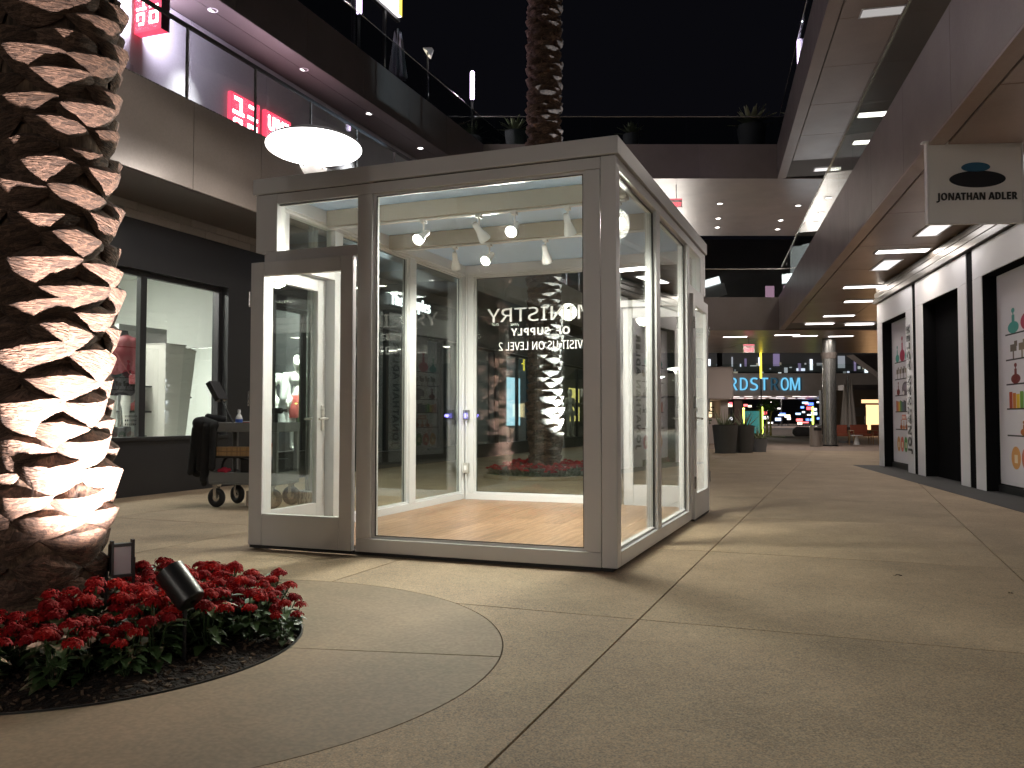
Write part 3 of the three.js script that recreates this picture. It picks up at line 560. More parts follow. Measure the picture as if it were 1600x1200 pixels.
{
  const b = leftBuilding, Z0 = 24, Z1 = -20; // from behind the camera to beyond the bridge
  const P = (n, g, m, l) => part(n, g, m, b, l);
  // ground floor windows: [v0, v1, y0, y1, interior material, light strength, colour]
  const wins = [[-3.6, .05, .74, 3.04, M.room, 15, [1, .97, .92]], [1.25, 3.25, .42, 2.95, M.roomDark, 12, [1, .96, .92]], [4.3, 6.2, .3, 2.9, M.roomDark, .25, [.8, .95, 1]], [6.9, 8.8, .3, 2.9, M.roomDark, .2, [.8, .95, 1]], [9.6, 11.3, .3, 2.9, M.roomDark, 1.5, [1, .95, .9]], [11.9, 14.4, .3, 2.9, M.roomDark, 3, [.7, .88, 1]], [15.4, 21.5, .3, 2.9, M.roomDark, 2, [1, .92, .75]]];
  let v = -Z0;
  const piers = [];
  for (const w of wins) { piers.push([v, w[0]]); v = w[1]; } piers.push([v, 23]);
  piers.forEach(([a, c]) => P('wall_pier', bx(-.3, 0, 0, 3.7, -c, -a), M.wallBlack));
  for (const [a, c, y0, y1, rm, s, col] of wins) {
    P('wall_apron', bx(-.3, 0, 0, y0, -c, -a), M.wallBlack); P('wall_head', bx(-.3, 0, y1, 3.7, -c, -a), M.wallBlack);
    P('window_ledge', rb(-.22, .05, y0 - .002, y0 + .045, -c + .002, -a - .002), M.black);
    const f = [rb(-.2, -.12, y0 + .046, y1 - .07, -a - .07, -a - .004), rb(-.2, -.12, y0 + .046, y1 - .07, -c + .004, -c + .07), rb(-.2, -.12, y1 - .07, y1 - .002, -c + .004, -a - .004)];
    const n = c - a > 2.6 ? 2 : c - a > 1.8 ? 1 : 0, mids = [];
    if (a === -3.6) mids.push(-1.535, -2.9); else for (let i = 1; i <= n; i++) mids.push(a + (c - a) * i / (n + 1));
    for (const m of mids) f.push(rb(-.2, -.12, y0 + .046, y1 - .07, -m - .055, -m + .055));
    P('window_frame', f, M.black);
    const ed = [a + .07, ...mids.sort((p, q) => p - q), c - .07];
    for (let i = 0; i + 1 < ed.length; i++) P('window_pane', bx(-.165, -.157, y0 + .05, y1 - .075, -ed[i + 1] + .05, -ed[i] - .05), M.glass);
    const e = a === -3.6 ? 1.18 : c;
    // the room behind: floor, ceiling, back and side walls
    P('room_shell', [bx(-3.6, -.301, y0 - .25, y0 - .02, -e, -a), bx(-3.7, -3.6, y0 - .25, 3.7, -e, -a), bx(-3.6, -.301, y0 - .02, 3.5, -a - .06, -a - .001), bx(-3.6, -.301, y0 - .02, 3.5, -e + .001, -e + .06), bx(-3.6, -.301, 3.5, 3.7, -e, -a)], rm);
    const mid = -(a + c) / 2, L = thing('unseen_shop_ceiling_light', 'unseen ceiling light panel inside the ' + (a === -3.6 ? 'clothes shop window on the left' : ORD[wins.findIndex((q) => q[0] === a)] + ' shop window of the left building'), 'light', LB, [a === 1.25 ? -.62 : -1.7, 3.47, mid], 0, 'unseen light panels inside the left shops');  // out of view above the window, placed to light the shop
    const lw = Math.min(1.6, c - a - .5);
    part('light_panel', bx(-.4, .4, -.02, .0, -lw / 2, lw / 2), glow(col, Math.min(6, 1.5 + s)), L);
    rectLight(L, .8, lw, [0, -.03, 0], col, s);
    if (a === 1.25) { part('unseen_spot_can', cyl(.05, .05, .12, 16).translate(.25, -.1, -.3), M.black, L); part('lamp_lens', new THREE.CircleGeometry(.045, 16).rotateX(Math.PI / 2).translate(.25, -.162, -.3), glow([1, .97, .95], 5), L); spotLight(L, [.25, -.19, -.3], [-.08, -1.9, -.62], [1, .97, .95], 45, rad(26), .6, 2); }  // unseen spot, placed to light the white mannequin
  }
  for (let i = 0; i < 7; i++) void i;
  // two rows of stone tiles between the black cladding and the terrace soffit
  P('tile_backing', bx(-.3, -.03, 3.701, 3.93, Z1, Z0), M.slabCore);
  for (let r = 0; r < 2; r++) for (let i = 0; i < 16; i++) { const a = -3.6 + i * .52 + (r ? .23 : 0); P('stone_tile', rb(-.029, .004 + rr(0, .004), 3.705 + r * .113, 3.812 + r * .113, -a - .515, -a, .003), [M.tileA, M.tileB, M.tileC][Math.floor(rr(0, 3))]); }
  // terrace slab with fascia panels
  P('terrace_slab', bx(-6, 1.15, 3.935, 5.02, Z1, Z0), M.slabCore);
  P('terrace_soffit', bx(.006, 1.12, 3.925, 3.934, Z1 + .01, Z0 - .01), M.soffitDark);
  const pitch = 1.355;
  for (let i = -4; i < 15; i++) { const a = -3.43 + i * pitch; if (a > -Z1 - 1.4) break; P('fascia_panel', rb(1.152, 1.172, 3.92, 5.03, -a - pitch + .008, -a, .003), M.panel); }
  P('fascia_panel', bx(1.152, 1.17, 3.92, 5.03, 8.9, Z0), M.panel);
  for (let i = -3; i < 15; i++) { const a = -3.49 + i * pitch; if (a > -Z1 - 1.4) break; P('railing_pane', bx(1.10, 1.112, 5.04, 5.975, -a - pitch + .012, -a), M.glass); }
  P('handrail', rb(1.085, 1.127, 5.976, 6.022, Z1, 9), M.black);
  P('railing_shoe', bx(1.075, 1.14, 5.021, 5.06, Z1, 9), M.dullSteel);
  for (let i = -3; i < 15; i++) { const a = -3.49 + i * pitch; if (a > -Z1 - 1.4) break; P('railing_clip', rb(1.09, 1.122, 5.06, 5.975, -a - .008, -a + .02, .002), M.dullSteel); }
  // upper storey wall in wide panels
  P('upper_wall_core', bx(-6.2, -3.2, 5.03, 8.94, Z1, Z0), M.slabCore);
  for (let i = -3; i < 9; i++) { const a = -2.1 + i * 2.4; P('wall_panel', rb(-3.198, -3.16, 5.05, 8.93, -a - 2.39, -a, .004), M.upperWall); }
  P('terrace_floor', bx(-3.15, 1.07, 5.021, 5.03, Z1 + .02, Z0 - .02), M.tileC);
  // third level slab: soffit with a step, fascia, glass rail
  P('third_slab', bx(-9, -2.12, 8.96, 10.09, Z1, Z0), M.slabCore);
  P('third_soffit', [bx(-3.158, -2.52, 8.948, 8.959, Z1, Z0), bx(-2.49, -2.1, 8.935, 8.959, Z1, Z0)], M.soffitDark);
  for (let i = -2; i < 9; i++) P('third_fascia', rb(-2.118, -2.09, 8.94, 10.1, -(-2.1 + i * 2.4) - 2.39, -(-2.1 + i * 2.4), .004), M.panelDark);
  for (let i = 0; i < 12; i++) P('third_railing_pane', bx(-2.15, -2.138, 10.1, 11.0, -i * 1.8 - 1.79, -i * 1.8), M.glassDark);
  P('third_handrail', bar(V(-2.144, 11.02, 2), V(-2.144, 11.02, Z1), .014), M.steel);
  P('third_block', bx(-9, -6.5, 10.1, 15, Z1 + 9, Z0), M.panelDark);
}
{ // what stands in the first shop window
  mannequin(LB, -.95, 1.12, .76, .35, 'headless mannequin in a dark red padded jacket and black shorts', { jacket: true });
  const m = thing('leaning_mirror', 'large frameless mirror leaning in the left shop window', 'mirror', LB, [-.80, .74, -.2], .12);
  part('mirror_glass', rb(-.36, .36, 0, 1.42, 0, .02).rotateX(-.09), M.mirror, m); part('mirror_back', rb(-.375, .375, -.01, 1.435, -.02, -.002).rotateX(-.09), M.dullSteel, m);
  const d = thing('display_stand', 'tall grey display panel behind the red jacket mannequin', 'panel', LB, [-1.6, .74, .05]);
  part('board', rb(-.04, .04, 0, 1.75, -.5, .5), mat([.33, .34, .33], .6), d); part('base', rb(-.2, .2, 0, .03, -.4, .4), M.dullSteel, d);
  const c = thing('wardrobe_column', 'pale square display column behind the window mullion', 'column', LB, [-1.25, .74, -.1]);
  part('shaft', rb(-.2, .2, 0, 1.45, -.22, .22), mat([.52, .5, .46], .6), c); part('cap', rb(-.21, .21, 1.452, 1.47, -.23, .23), mat([.4, .38, .35], .6), c);
  const s = thing('display_shelf', 'low dark shelf with handbag in the left shop window', 'shelf', LB, [-1.45, .74, -.1]);
  part('shelf_board', [rb(-.14, .14, .38, .41, -.9, .7), rb(-.14, .14, .78, .80, .15, .75)], M.black, s); part('shelf_leg', [bar(V(0, 0, .6), V(0, .38, .6), .012), bar(V(0, 0, -.8), V(0, .38, -.8), .012)], M.black, s);
  const hb = thing('handbag', 'small red handbag on the low dark shelf', 'handbag', LB, [-1.43, 1.15, .3]);
  part('bag', rb(-.05, .05, 0, .13, -.09, .09, .025), mat([.3, .05, .05], .5), hb); part('strap', new THREE.TorusGeometry(.06, .007, 8, 20, Math.PI).rotateY(Math.PI / 2).translate(0, .12, 0), mat([.3, .05, .05], .5), hb);
  const n = thing('window_print', 'three lines of tiny dark print on the left shop window', 'lettering', LB, [-.15, 1.05, 1.78]);
  const dots = []; for (let r = 0; r < 3; r++) for (let i = 0; i < 10; i++) dots.push(bx(0, .001, -r * .055, -r * .055 + .026, -i * .035, -i * .035 + rr(.012, .022)));
  part('print', dots, M.black, n);
  mannequin(LB, -.7, -2.87, .44, .9, 'brightly lit white mannequin with red skirt in the far shop window', { head: true, dress: true });
  mannequin(LB, -1.35, -2.95, .44, .4, 'white mannequin deeper in the bright far shop window', { head: true });
  mannequin(LB, -.5, -19.7, .32, .9, 'pale mannequin in the shop window right of the second palm', { head: true });
  // blue-lit displays and yellow shelves in the farther windows
  for (let i = 0; i < 3; i++) { const t = thing('lit_poster_sign', ORD[i] + ' pale blue lit poster behind the kiosk', 'poster', LB, [-.45, .5, -12.9 - i * .5], .0, 'blue lit posters'); part('sign_face', rb(0, .03, .3, 1.75, -.25, .25), glow([.45, .75, 1], .9), t); part('sign_frame', [rb(-.03, -.002, .24, 1.81, -.3, .3), bx(-.02, .0, -.2, .24, -.04, .04)], M.black, t); }
  for (let i = 0; i < 2; i++) { const t = thing('display_shelf', (i ? 'upper' : 'lower') + ' yellow lit shelf in the window right of the second palm', 'shelf', LB, [-.6, .9 + i * .7, -20.6], 0); part('shelf_light_back', bx(-.02, 0, 0, .55, -.7, .7), glow([1, .78, .25], .8), t); part('shelf_board', rb(0, .3, -.03, 0, -.72, .72), M.black, t); }
  for (let i = 0; i < 3; i++) { const t = thing('globe_lamp', ORD[i] + ' small white globe lamp in a dark shop behind the kiosk', 'lamp', LB, [-.9, .9 + i * .55, -10.1 - (i % 2) * .3], 0, 'globe lamps behind the kiosk'); part('lamp_globe', new THREE.SphereGeometry(.07, 16, 12), glow([1, .97, .95], 6), t); part('lamp_stem', bar(V(0, .06, 0), V(0, 2.6 - (.9 + i * .55) + .9, 0), .006), M.black, t); const l = new THREE.PointLight(lin(1, .95, .9), .25); l.position.set(.1, 0, 0); t.add(l); }
}
{ // glowing shop name above the dark shopfront
  const t = thing('shop_name_sign', 'glowing white shop name letters above the dark shop behind the kiosk', 'sign', LB, [.05, 3.42, -5.97], Math.PI / 2);
  part('sign_letters', words('The Kooples', .24, 1.82, .03, font), glow([.92, .96, 1], 1.6), t);
  part('sign_rail', bx(-.92, .92, -.02, -.005, -.03, -.01), M.black, t);
  rectLight(t, 1.8, .25, [0, .1, .08], [.92, .96, 1], 1.2, 0, Math.PI);
}
{ // two square red signs with white characters on the upper wall, and a projecting one
  const red = glow([1, .045, .10], 1.15), whiteGlow = glow([1, .9, .96], 5);
  const flatSign = (v, label) => { const t = thing('square_red_sign', label, 'sign', LB, [-3.14, 6.94, -v - .475], Math.PI / 2); part('sign_box', rb(-.475, .475, 0, .97, -.015, .07), red, t); return t; };
  const bars = (list, z) => list.map(([x0, x1, y0, y1]) => rb(x0, x1, y0, y1, z, z + .012, .012));
  const kata = (z, s = 1) => bars([[-.37, -.13, .83, .90], [-.19, -.12, .56, .90], [-.42, -.06, .53, .60], [.10, .36, .80, .87], [.06, .40, .56, .63], // two upper characters
    [-.36, -.12, .38, .45], [-.40, -.34, .22, .42], [-.18, -.11, .18, .45], [-.33, -.14, .08, .15], [.07, .39, .38, .45], [.07, .14, .08, .45], [.32, .39, .08, .45], [.07, .39, .08, .15]].map((q) => q.map((n) => n * s)), z);
  const a = flatSign(3.8, 'square red sign with four white characters on the upper left wall'); part('sign_letters', kata(.072), whiteGlow, a);
  const b = flatSign(4.95, 'square red sign with white capital letters, partly behind the bright disc lamp'); part('sign_letters', [words('UNI', .32, .74, .012).translate(0, .56, .072), words('QLO', .32, .74, .012).translate(0, .12, .072)], whiteGlow, b);
  for (const t of [a, b]) { rectLight(t, .9, .9, [0, .48, .11], [1, .72, .9], 7, 0, Math.PI); }
  const p = thing('projecting_red_sign', 'red box sign projecting from the upper wall, top left', 'sign', LB, [-3.13, 8.02, -1.3]);
  part('sign_box', rb(0, .62, 0, .85, -.09, .09), red, p); part('sign_letters', [...kata(.092, .62).map((g) => g.translate(.31, .08, 0))], whiteGlow, p); part('sign_letters', kata(.092, .62).map((g) => g.rotateY(Math.PI).translate(.31, .08, 0)), whiteGlow, p);
  part('side_cover', [rb(.622, .64, 0, .85, -.1, .1)], mat([.06, .01, .015], .5), p);
  rectLight(p, .55, .8, [.31, .42, .13], [.85, .74, 1], 30, 0, Math.PI); rectLight(p, .55, .8, [.31, .42, -.13], [.85, .74, 1], 30, 0, 0);
  const wb = thing('wall_box', 'small grey junction box on the upper left wall', 'box', LB, [-3.14, 7.25, -1.1]); part('cover', rb(-.02, .03, 0, .18, -.09, .09), mat([.3, .29, .31], .5), wb); part('screw', [bx(.03, .033, .02, .03, -.08, -.07), bx(.03, .033, .15, .16, .07, .08)], M.steel, wb);
}
// recessed downlights under the third level, left side
[[-5.8, 16.21], [-4.72, 19.03], [-3.71, 21.84], [-2.69, 24.69], [-6.9, 13.4]].forEach(([x, D], i) => {
  const t = thing('recessed_downlight', ['round downlight above the projecting red sign', 'round downlight above the square red signs', 'round downlight above the bright disc lamp', 'farthest round downlight under the left roof edge', 'round downlight hidden past the top left corner'][i], 'light', { x, D, a: LB.a }, [0, 8.945, 0], 0, 'downlights under the left roof');
  part('trim_ring', lathe([[.075, 0], [.1, 0], [.1, -.012], [.075, -.012], [.075, 0]], 24), M.white, t); part('lamp_lens', new THREE.CircleGeometry(.074, 24).rotateX(Math.PI / 2).translate(0, -.006, 0), glow([1, .95, .9], 5), t);
  spotLight(t, [0, -.03, 0], [-.5, -2.6, 0], [.98, .94, .98], DOWNLIGHT, rad(24), .9, 2);
});
// downlights out of view under the left terrace, for its wall and kiosk reflections
[-6, -9, -12, -15, -18].forEach((v, i) => {
  const t = thing('recessed_downlight', ORD[i] + ' unseen downlight under the left terrace beside the view', 'light', LB, [.6, 3.922, -v], 0, 'unseen downlights under the left terrace');
  part('trim_ring', lathe([[.075, 0], [.1, 0], [.1, -.012], [.075, -.012], [.075, 0]], 24), M.white, t); part('lamp_lens', new THREE.CircleGeometry(.074, 24).rotateX(Math.PI / 2).translate(0, -.006, 0), glow([1, .95, .9], 6), t);
  spotLight(t, [0, -.03, 0], [0, -3, 0], [1, .92, .84], 8, rad(50), .8, 2);
});
{ // billboard corner, folded parasol and small flood lamp on the third level
  const s = thing('roof_screen', 'brightly lit colourful screen corner at the top of the picture', 'screen', LB, [-3.25, 13.0, -10.0], Math.PI / 2);
  part('screen_light_panel', bx(-1.6, 1.6, 0, 2, -.1, 0), glow([1, .95, .98], 2.2), s); part('colour_light_bar', bx(1.42, 1.6, .0, 2, .001, .012), glow([1, .75, .08], 1.4), s); part('screen_back', rb(-1.7, 1.7, -.1, 2.1, -.22, -.102), M.black, s); part('post', [bx(-.9, -.8, -2.9, -.1, -.2, -.12), bx(.8, .9, -2.9, -.1, -.2, -.12)], M.black, s);
  rectLight(s, 3, 1.9, [0, 1, .06], [1, .95, .98], .25, 0, Math.PI);
  const u = thing('folded_parasol', 'folded pale parasol behind the third level rail', 'parasol', WORLD, [-3.22, 10.1, -23.6]);
  const g = []; for (let i = 0; i < 8; i++) { const a = i * Math.PI / 4; g.push(new THREE.ConeGeometry(.2, 1.35, 5, 1, true).scale(1, 1, .35).rotateY(-a).translate(.1 * Math.cos(a), 1.15, .1 * Math.sin(a))); }
  part('canopy', g, mat([.35, .33, .36], .9, { side: THREE.DoubleSide }), u); part('pole', bar(V(0, 0, 0), V(0, 1.9, 0), .025), M.dullSteel, u); part('foot', cyl(.28, .3, .08, 24).translate(0, .04, 0), M.planterGrey, u);
  const f = thing('flood_lamp', 'small pale flood lamp shade floating against the dark sky on the left roof', 'lamp', WORLD, [-2.56, 12.4, -26]);
  part('shade', lathe([[.06, .12], [.2, -.1], [.19, -.1], [.05, .12]], 20).rotateZ(-.9), mat([.5, .48, .46], .5, { side: THREE.DoubleSide }), f); part('lamp_bulb', new THREE.SphereGeometry(.035, 12, 8).translate(.06, -.05, 0), glow([1, .9, .75], 1.5), f); part('mast', bar(V(-.06, -2.3, 0), V(-.06, .1, 0), .022), M.black, f);
  { const l = new THREE.PointLight(lin(1, .9, .75), .3); l.position.set(.06, -.05, 0); f.add(l); }
}
// glowing tube posts
function tubePost(x, D, y0, y1, base, c, s, r, label) {
  const t = thing('tube_light_post', label, 'light', WORLD, [x, base, -D], 0, 'vertical light tubes');
  part('light_tube', new THREE.CapsuleGeometry(r, y1 - y0, 4, 12).translate(0, (y0 + y1) / 2 - base, 0), glow(c, s), t); part('post', bar(V(0, 0, 0), V(0, y0 - base, 0), r * .6), M.black, t);
  const l = new THREE.PointLight(base > 5 ? lin(1, .9, .95) : lin(...c), s * (base > 5 ? 1.1 : .012)); l.position.set(0, (y0 + y1) / 2 - base, r + .08); t.add(l);
}
tubePost(-1.32, 27.9, 11.65, 12.5, 10.1, [.85, .65, 1], 5, .07, 'white violet light tube left of the tall palm');
tubePost(7.58, 22.05, 10.25, 10.95, 10.1, [.85, .65, 1], 5, .07, 'white violet light tube beside the upper right roof edge');
tubePost(-3.95, 21.6, 11.5, 12.4, 10.1, [.85, .65, 1], 5, .07, 'white violet light tube at the top edge of the picture');

// ================================================================ RIGHT BUILDING
{
  const b = thing('walkway_building', 'brown panelled building with overhanging glass railed walkways on the right', 'building', RB), Z0 = 26, Z1 = -13.35;
  const P = (n, g, m) => part(n, g, m, b);
  P('walkway_slab', bx(.03, 9, 3.96, 5.02, Z1, Z0), M.slabCore);
  P('soffit_border', bx(.0, .17, 3.93, 3.958, Z1, Z0), M.soffit);
  P('upper_soffit_border', bx(.0, .27, 8.95, 8.978, Z1, Z0), M.soffit);
  // soffit panels: two rows in depth, each 2.4 m long
  for (let i = -6; i < 6; i++) for (let j = 0; j < 4; j++) { const a = -.6 + i * 2.4, x0 = .20 + j * 1.55, x1 = x0 + 1.535; if (-a - 2.39 < Z1 - .2) continue; P('soffit_panel', rb(x0, x1, 3.934, 3.958, -a - 2.385, -a, .004), M.soffit); }
  for (let i = -2; i < 6; i++) for (let j = 0; j < 4; j++) { const a = -.6 + i * 2.4, x0 = .30 + j * 1.15; if (-a - 2.39 < Z1 - .2) continue; P('upper_soffit_panel', rb(x0, x0 + 1.135, 8.955, 8.978, -a - 2.385, -a, .004), M.soffit); }
  for (let i = -6; i < 7; i++) { const a = -.9 + i * 2.05; if (-a - 2.05 < Z1 - .1) break; P('fascia_panel', rb(0, .028, 3.962, 5.03, -a - 2.042, -a, .003), M.panel); }
  P('fascia_panel', bx(0, .026, 3.962, 5.03, 13.3, Z0), M.panel);
  for (let i = -4; i < 9; i++) { const a = -.9 + i * 1.55; if (-a - 1.55 < Z1 - .1) break; P('railing_pane', bx(.075, .087, 5.03, 5.985, -a - 1.54, -a), M.glass); }
  P('handrail', rb(.065, .097, 5.986, 6.01, Z1, 6), M.steel);
  P('railing_shoe', bx(.05, .115, 5.021, 5.055, Z1, 8), M.dullSteel);
  P('walkway_floor', bx(.12, 9, 5.02, 5.03, Z1, Z0), M.tileC);
  P('upper_slab', bx(.03, 9, 8.98, 10.09, Z1, Z0), M.slabCore);
  for (let i = -2; i < 7; i++) { const a = -.9 + i * 2.05; if (-a - 2.05 < Z1 - .1) break; P('upper_fascia_panel', rb(0, .028, 8.982, 10.1, -a - 2.042, -a, .003), M.panelDark); }
  P('upper_fascia_panel', bx(0, .026, 8.982, 10.1, 5, Z0), M.panelDark);
  for (let i = 0; i < 7; i++) P('upper_railing_pane', bx(.075, .087, 10.1, 11, -i * 1.8 - 1.79 - .4, -i * 1.8 - .4), M.glassDark);
  P('upper_handrail', bar(V(.08, 11.02, 1), V(.08, 11.02, Z1), .014), M.steel);
  P('upper_shop_wall', bx(4.95, 5.2, 5.03, 8.95, Z1, Z0), M.roomDark);
  P('back_wall', bx(5.2, 5.4, 0, 3.93, 4.2, Z0), M.roomDark);
}
// rectangular ceiling lights under the walkway
{
  const make = (F, lx, lz, y, w, d, s, label, group, nm = 'ceiling_light') => { const t = thing(nm, label, 'light', F, [lx, y, lz], 0, group);
    part('frame', [bx(-w / 2 - .03, -w / 2, -.012, .004, -d / 2 - .03, d / 2 + .03), bx(w / 2, w / 2 + .03, -.012, .004, -d / 2 - .03, d / 2 + .03), bx(-w / 2, w / 2, -.012, .004, -d / 2 - .03, -d / 2), bx(-w / 2, w / 2, -.012, .004, d / 2, d / 2 + .03)], M.white, t);
    part('light_diffuser', bx(-w / 2 + .001, w / 2 - .001, -.008, .003, -d / 2 + .001, d / 2 - .001), glow([1, .95, .92], s > 6.5 ? 3.2 : s > 4 ? .6 : .22), t);
    rectLight(t, w, d, [0, -.025, 0], w < .5 ? [1, .96, .94] : [1, .89, .79], s); return t; };
  const spots = [[6.75, 14.62], [7.75, 18.66], [8.67, 20.98], [9.26, 24.02], [9.46, 26.08], [10.76, 26.26], [9.6, 29.63], [10.36, 29.99], [11.66, 30.1], [7.98, 30.35], [6.2, 9.2], [5.3, 4.5], [4.4, 0]];  // the last ones are out of view and light the hanging sign
  spots.forEach(([x, D], i) => make({ x, D, a: RB.a }, 0, 0, 3.928, .82, .32, SOFFIT_PANEL, i < 10 ? `${ORD[i]} nearest rectangular ceiling light under the right walkway` : `${ORD[i - 10]} unseen rectangular ceiling light under the walkway past the right edge`, 'rectangular ceiling lights under the right walkway'));
  [[7.21, 16.29, 3], [9.42, 21.89, 34], [10.18, 24.11, 34], [10.03, 26.81, 6], [6.9, 12.4, 22], [5.9, 8, 22], [9.0, 14.5, 22], [8, 9, 22]].forEach(([x, D, s], i) => make({ x, D, a: RB.a }, 0, 0, 8.948, .75, .34, s, ['unlit looking grey ceiling panel at the top right', 'lit upper ceiling panel seen through the right glass rail, nearer one', 'lit upper ceiling panel seen through the right glass rail, farther one', 'dim ceiling panel by the end of the upper right soffit'][i] ?? ORD[i - 4] + ' unseen upper ceiling panel past the top edge of the picture', 'rectangular ceiling lights of the upper right level'));  // panels past the top edge are unseen, placed to brighten the upper soffit
  // wall washers along the white shopfront
  for (let i = 0; i < 3; i++) make(JA, -.42, 2.6 + i * 3.2, 3.925, .3, 1.1, 5, ORD[i] + ' ceiling strip light close above the white shopfront', 'strip lights above the white shopfront');
}
// ================================================================ WHITE SHOPFRONT with black openings
{
  const t = thing('white_shopfront', 'white portal shopfront with black gaps, a black doorway and printed display windows', 'shopfront', JA);
  const P = (n, g, m, l) => part(n, g, m, t, l);
  P('black_backing', bx(.25, .5, .005, 3.93, -.2, 16), M.blackMatt);
  const portal = (a, b, legA, legB) => { // from v=a (far) to v=b (near), z = -v
    const L = [a, a - legA], R = [b + legB, b];
    const g = new THREE.Group(); g.name = 'portal'; t.add(g);
    part('portal_leg', rb(-.01, .24, .006, 3.068, -L[0], -L[1], .004), M.white, g); part('portal_leg', rb(-.01, .24, .006, 3.068, -R[0], -R[1], .004), M.white, g);
    part('portal_head', rb(-.01, .24, 3.07, 3.52, -L[0], -R[1], .004), M.white, g);
    part('reveal_lining', [bx(.0, .239, .006, 3.067, -L[1], -L[1] + .012), bx(.0, .239, .006, 3.067, -R[0] - .012, -R[0]), bx(.0, .239, 3.055, 3.068, -L[1], -R[0])], M.blackMatt, g);
    return g;
  };
  for (const [a, c] of [[-2.702, -2.938], [-5.772, -6.058], [-9.402, -9.648]]) P('black_gap', bx(.004, .239, .006, 3.515, -a, -c), M.blackMatt);
  const shapes = [[.14, -2.70, .43, .45], [-2.94, -5.77, .46, .40], [-6.06, -9.4, .39, .45], [-9.65, -12.4, .45, .45]];
  const gs = shapes.map((q) => portal(...q));
  // printed display: shelves with objects, flat print on white board
  const cv = document.createElement('canvas'); cv.width = 512; cv.height = 1024; const x = cv.getContext('2d');
  x.fillStyle = '#e4e0e4'; x.fillRect(0, 0, 512, 1024);
  x.fillStyle = '#cfc9d2'; x.fillRect(430, 0, 82, 1024);
  const shelf = (y) => { x.fillStyle = '#2a2226'; x.fillRect(60, y, 340, 7); };
  const col = (c) => { x.fillStyle = c; };
  [300, 425, 545, 665, 795].forEach(shelf);
  const vase = (cx, y, w, h, c) => { col(c); x.beginPath(); x.ellipse(cx, y - h * .25, w, h * .26, 0, 0, 7); x.fill(); x.fillRect(cx - w * .25, y - h * .8, w * .5, h * .6); x.fillRect(cx - w * .1, y - h, w * .2, h * .3); x.beginPath(); x.ellipse(cx, y - h, w * .3, w * .3, 0, 0, 7); x.fill(); };
  vase(120, 300, 40, 110, '#4d9c92'); vase(225, 300, 52, 165, '#b23b58'); vase(320, 300, 38, 125, '#58a398');
  for (let i = 0; i < 5; i++) { col(['#6e6257', '#857666', '#5e544c', '#7d6a50', '#93826e'][i]); x.fillRect(95 + i * 62, 355, 46, 34); x.fillRect(112 + i * 62, 389, 10, 36); x.fillRect(124 + i * 62, 340, 22, 26); }
  vase(130, 545, 34, 88, '#7a2f2c'); col('#6b5f69'); x.beginPath(); x.ellipse(280, 500, 70, 48, 0, 0, 7); x.fill(); col('#8d8390'); x.fillRect(235, 470, 90, 40); vase(360, 545, 24, 70, '#5f5660'); col('#efe9e4'); x.beginPath(); x.arc(240, 532, 16, 0, 7); x.fill();
  ['#b6452f', '#d9822b', '#e6c229', '#6fa23b', '#2f7a4a', '#27476b', '#3b3b52', '#1e1f28'].forEach((c, i) => { col(c); x.fillRect(80 + i * 26, 585 + (i % 3) * 6, 23, 80 - (i % 3) * 6); }); vase(330, 665, 22, 70, '#4a4754'); vase(372, 665, 18, 50, '#2b2b33');
  col('#d58a72'); x.fillRect(195, 690, 84, 38); col('#f0d7c8'); x.fillRect(205, 700, 64, 18); vase(180, 795, 24, 62, '#b5612f'); vase(235, 795, 22, 54, '#c97b3a'); vase(290, 795, 26, 70, '#8c4a2a');
  for (let i = 0; i < 4; i++) { col(['#dfa25c', '#d9705a', '#5c9a52', '#c9566a'][i]); x.beginPath(); x.ellipse(120 + i * 75, 905, 34, 55, 0, 0, 7); x.fill(); col('#f1dfc0'); x.fillRect(108 + i * 75, 890, 24, 40); }
  const tx = new THREE.CanvasTexture(cv); tx.colorSpace = THREE.SRGBColorSpace;
  const print = new THREE.MeshPhysicalMaterial({ map: tx, roughness: .5 });
  const board = (v0, v1, g) => { const w = v0 - v1, q = new THREE.PlaneGeometry(w, 2.86).rotateY(-Math.PI / 2); part('display_print', q.translate(.181, 1.60, -(v0 + v1) / 2), print, g); part('display_board', bx(.183, .246, .12, 3.053, -v0, -v1), M.white, g); part('window_plinth', bx(.15, .248, .006, .1, -v0, -v1), M.black, g); };
  board(-.31, -2.24, gs[0]); board(-6.47, -8.93, gs[2]); board(-10.12, -11.93, gs[3]);
  P('dark_curtain', bx(.20, .245, .006, 3.053, 3.42, 5.35), M.blackMatt);
  P('lettering', words('JONATHAN ADLER', .21, 2.42, .012).rotateZ(Math.PI / 2).rotateY(-Math.PI / 2).translate(-.022, 1.58, 2.58), M.black);
  for (let i = 0; i < 3; i++) P('cornice_rail', rb(-.06 + i * .035, .24, 3.535 + i * .13, 3.64 + i * .13, -.3, 14, .01), mat([.12, .105, .09], .35, { metalness: .5 }));
}
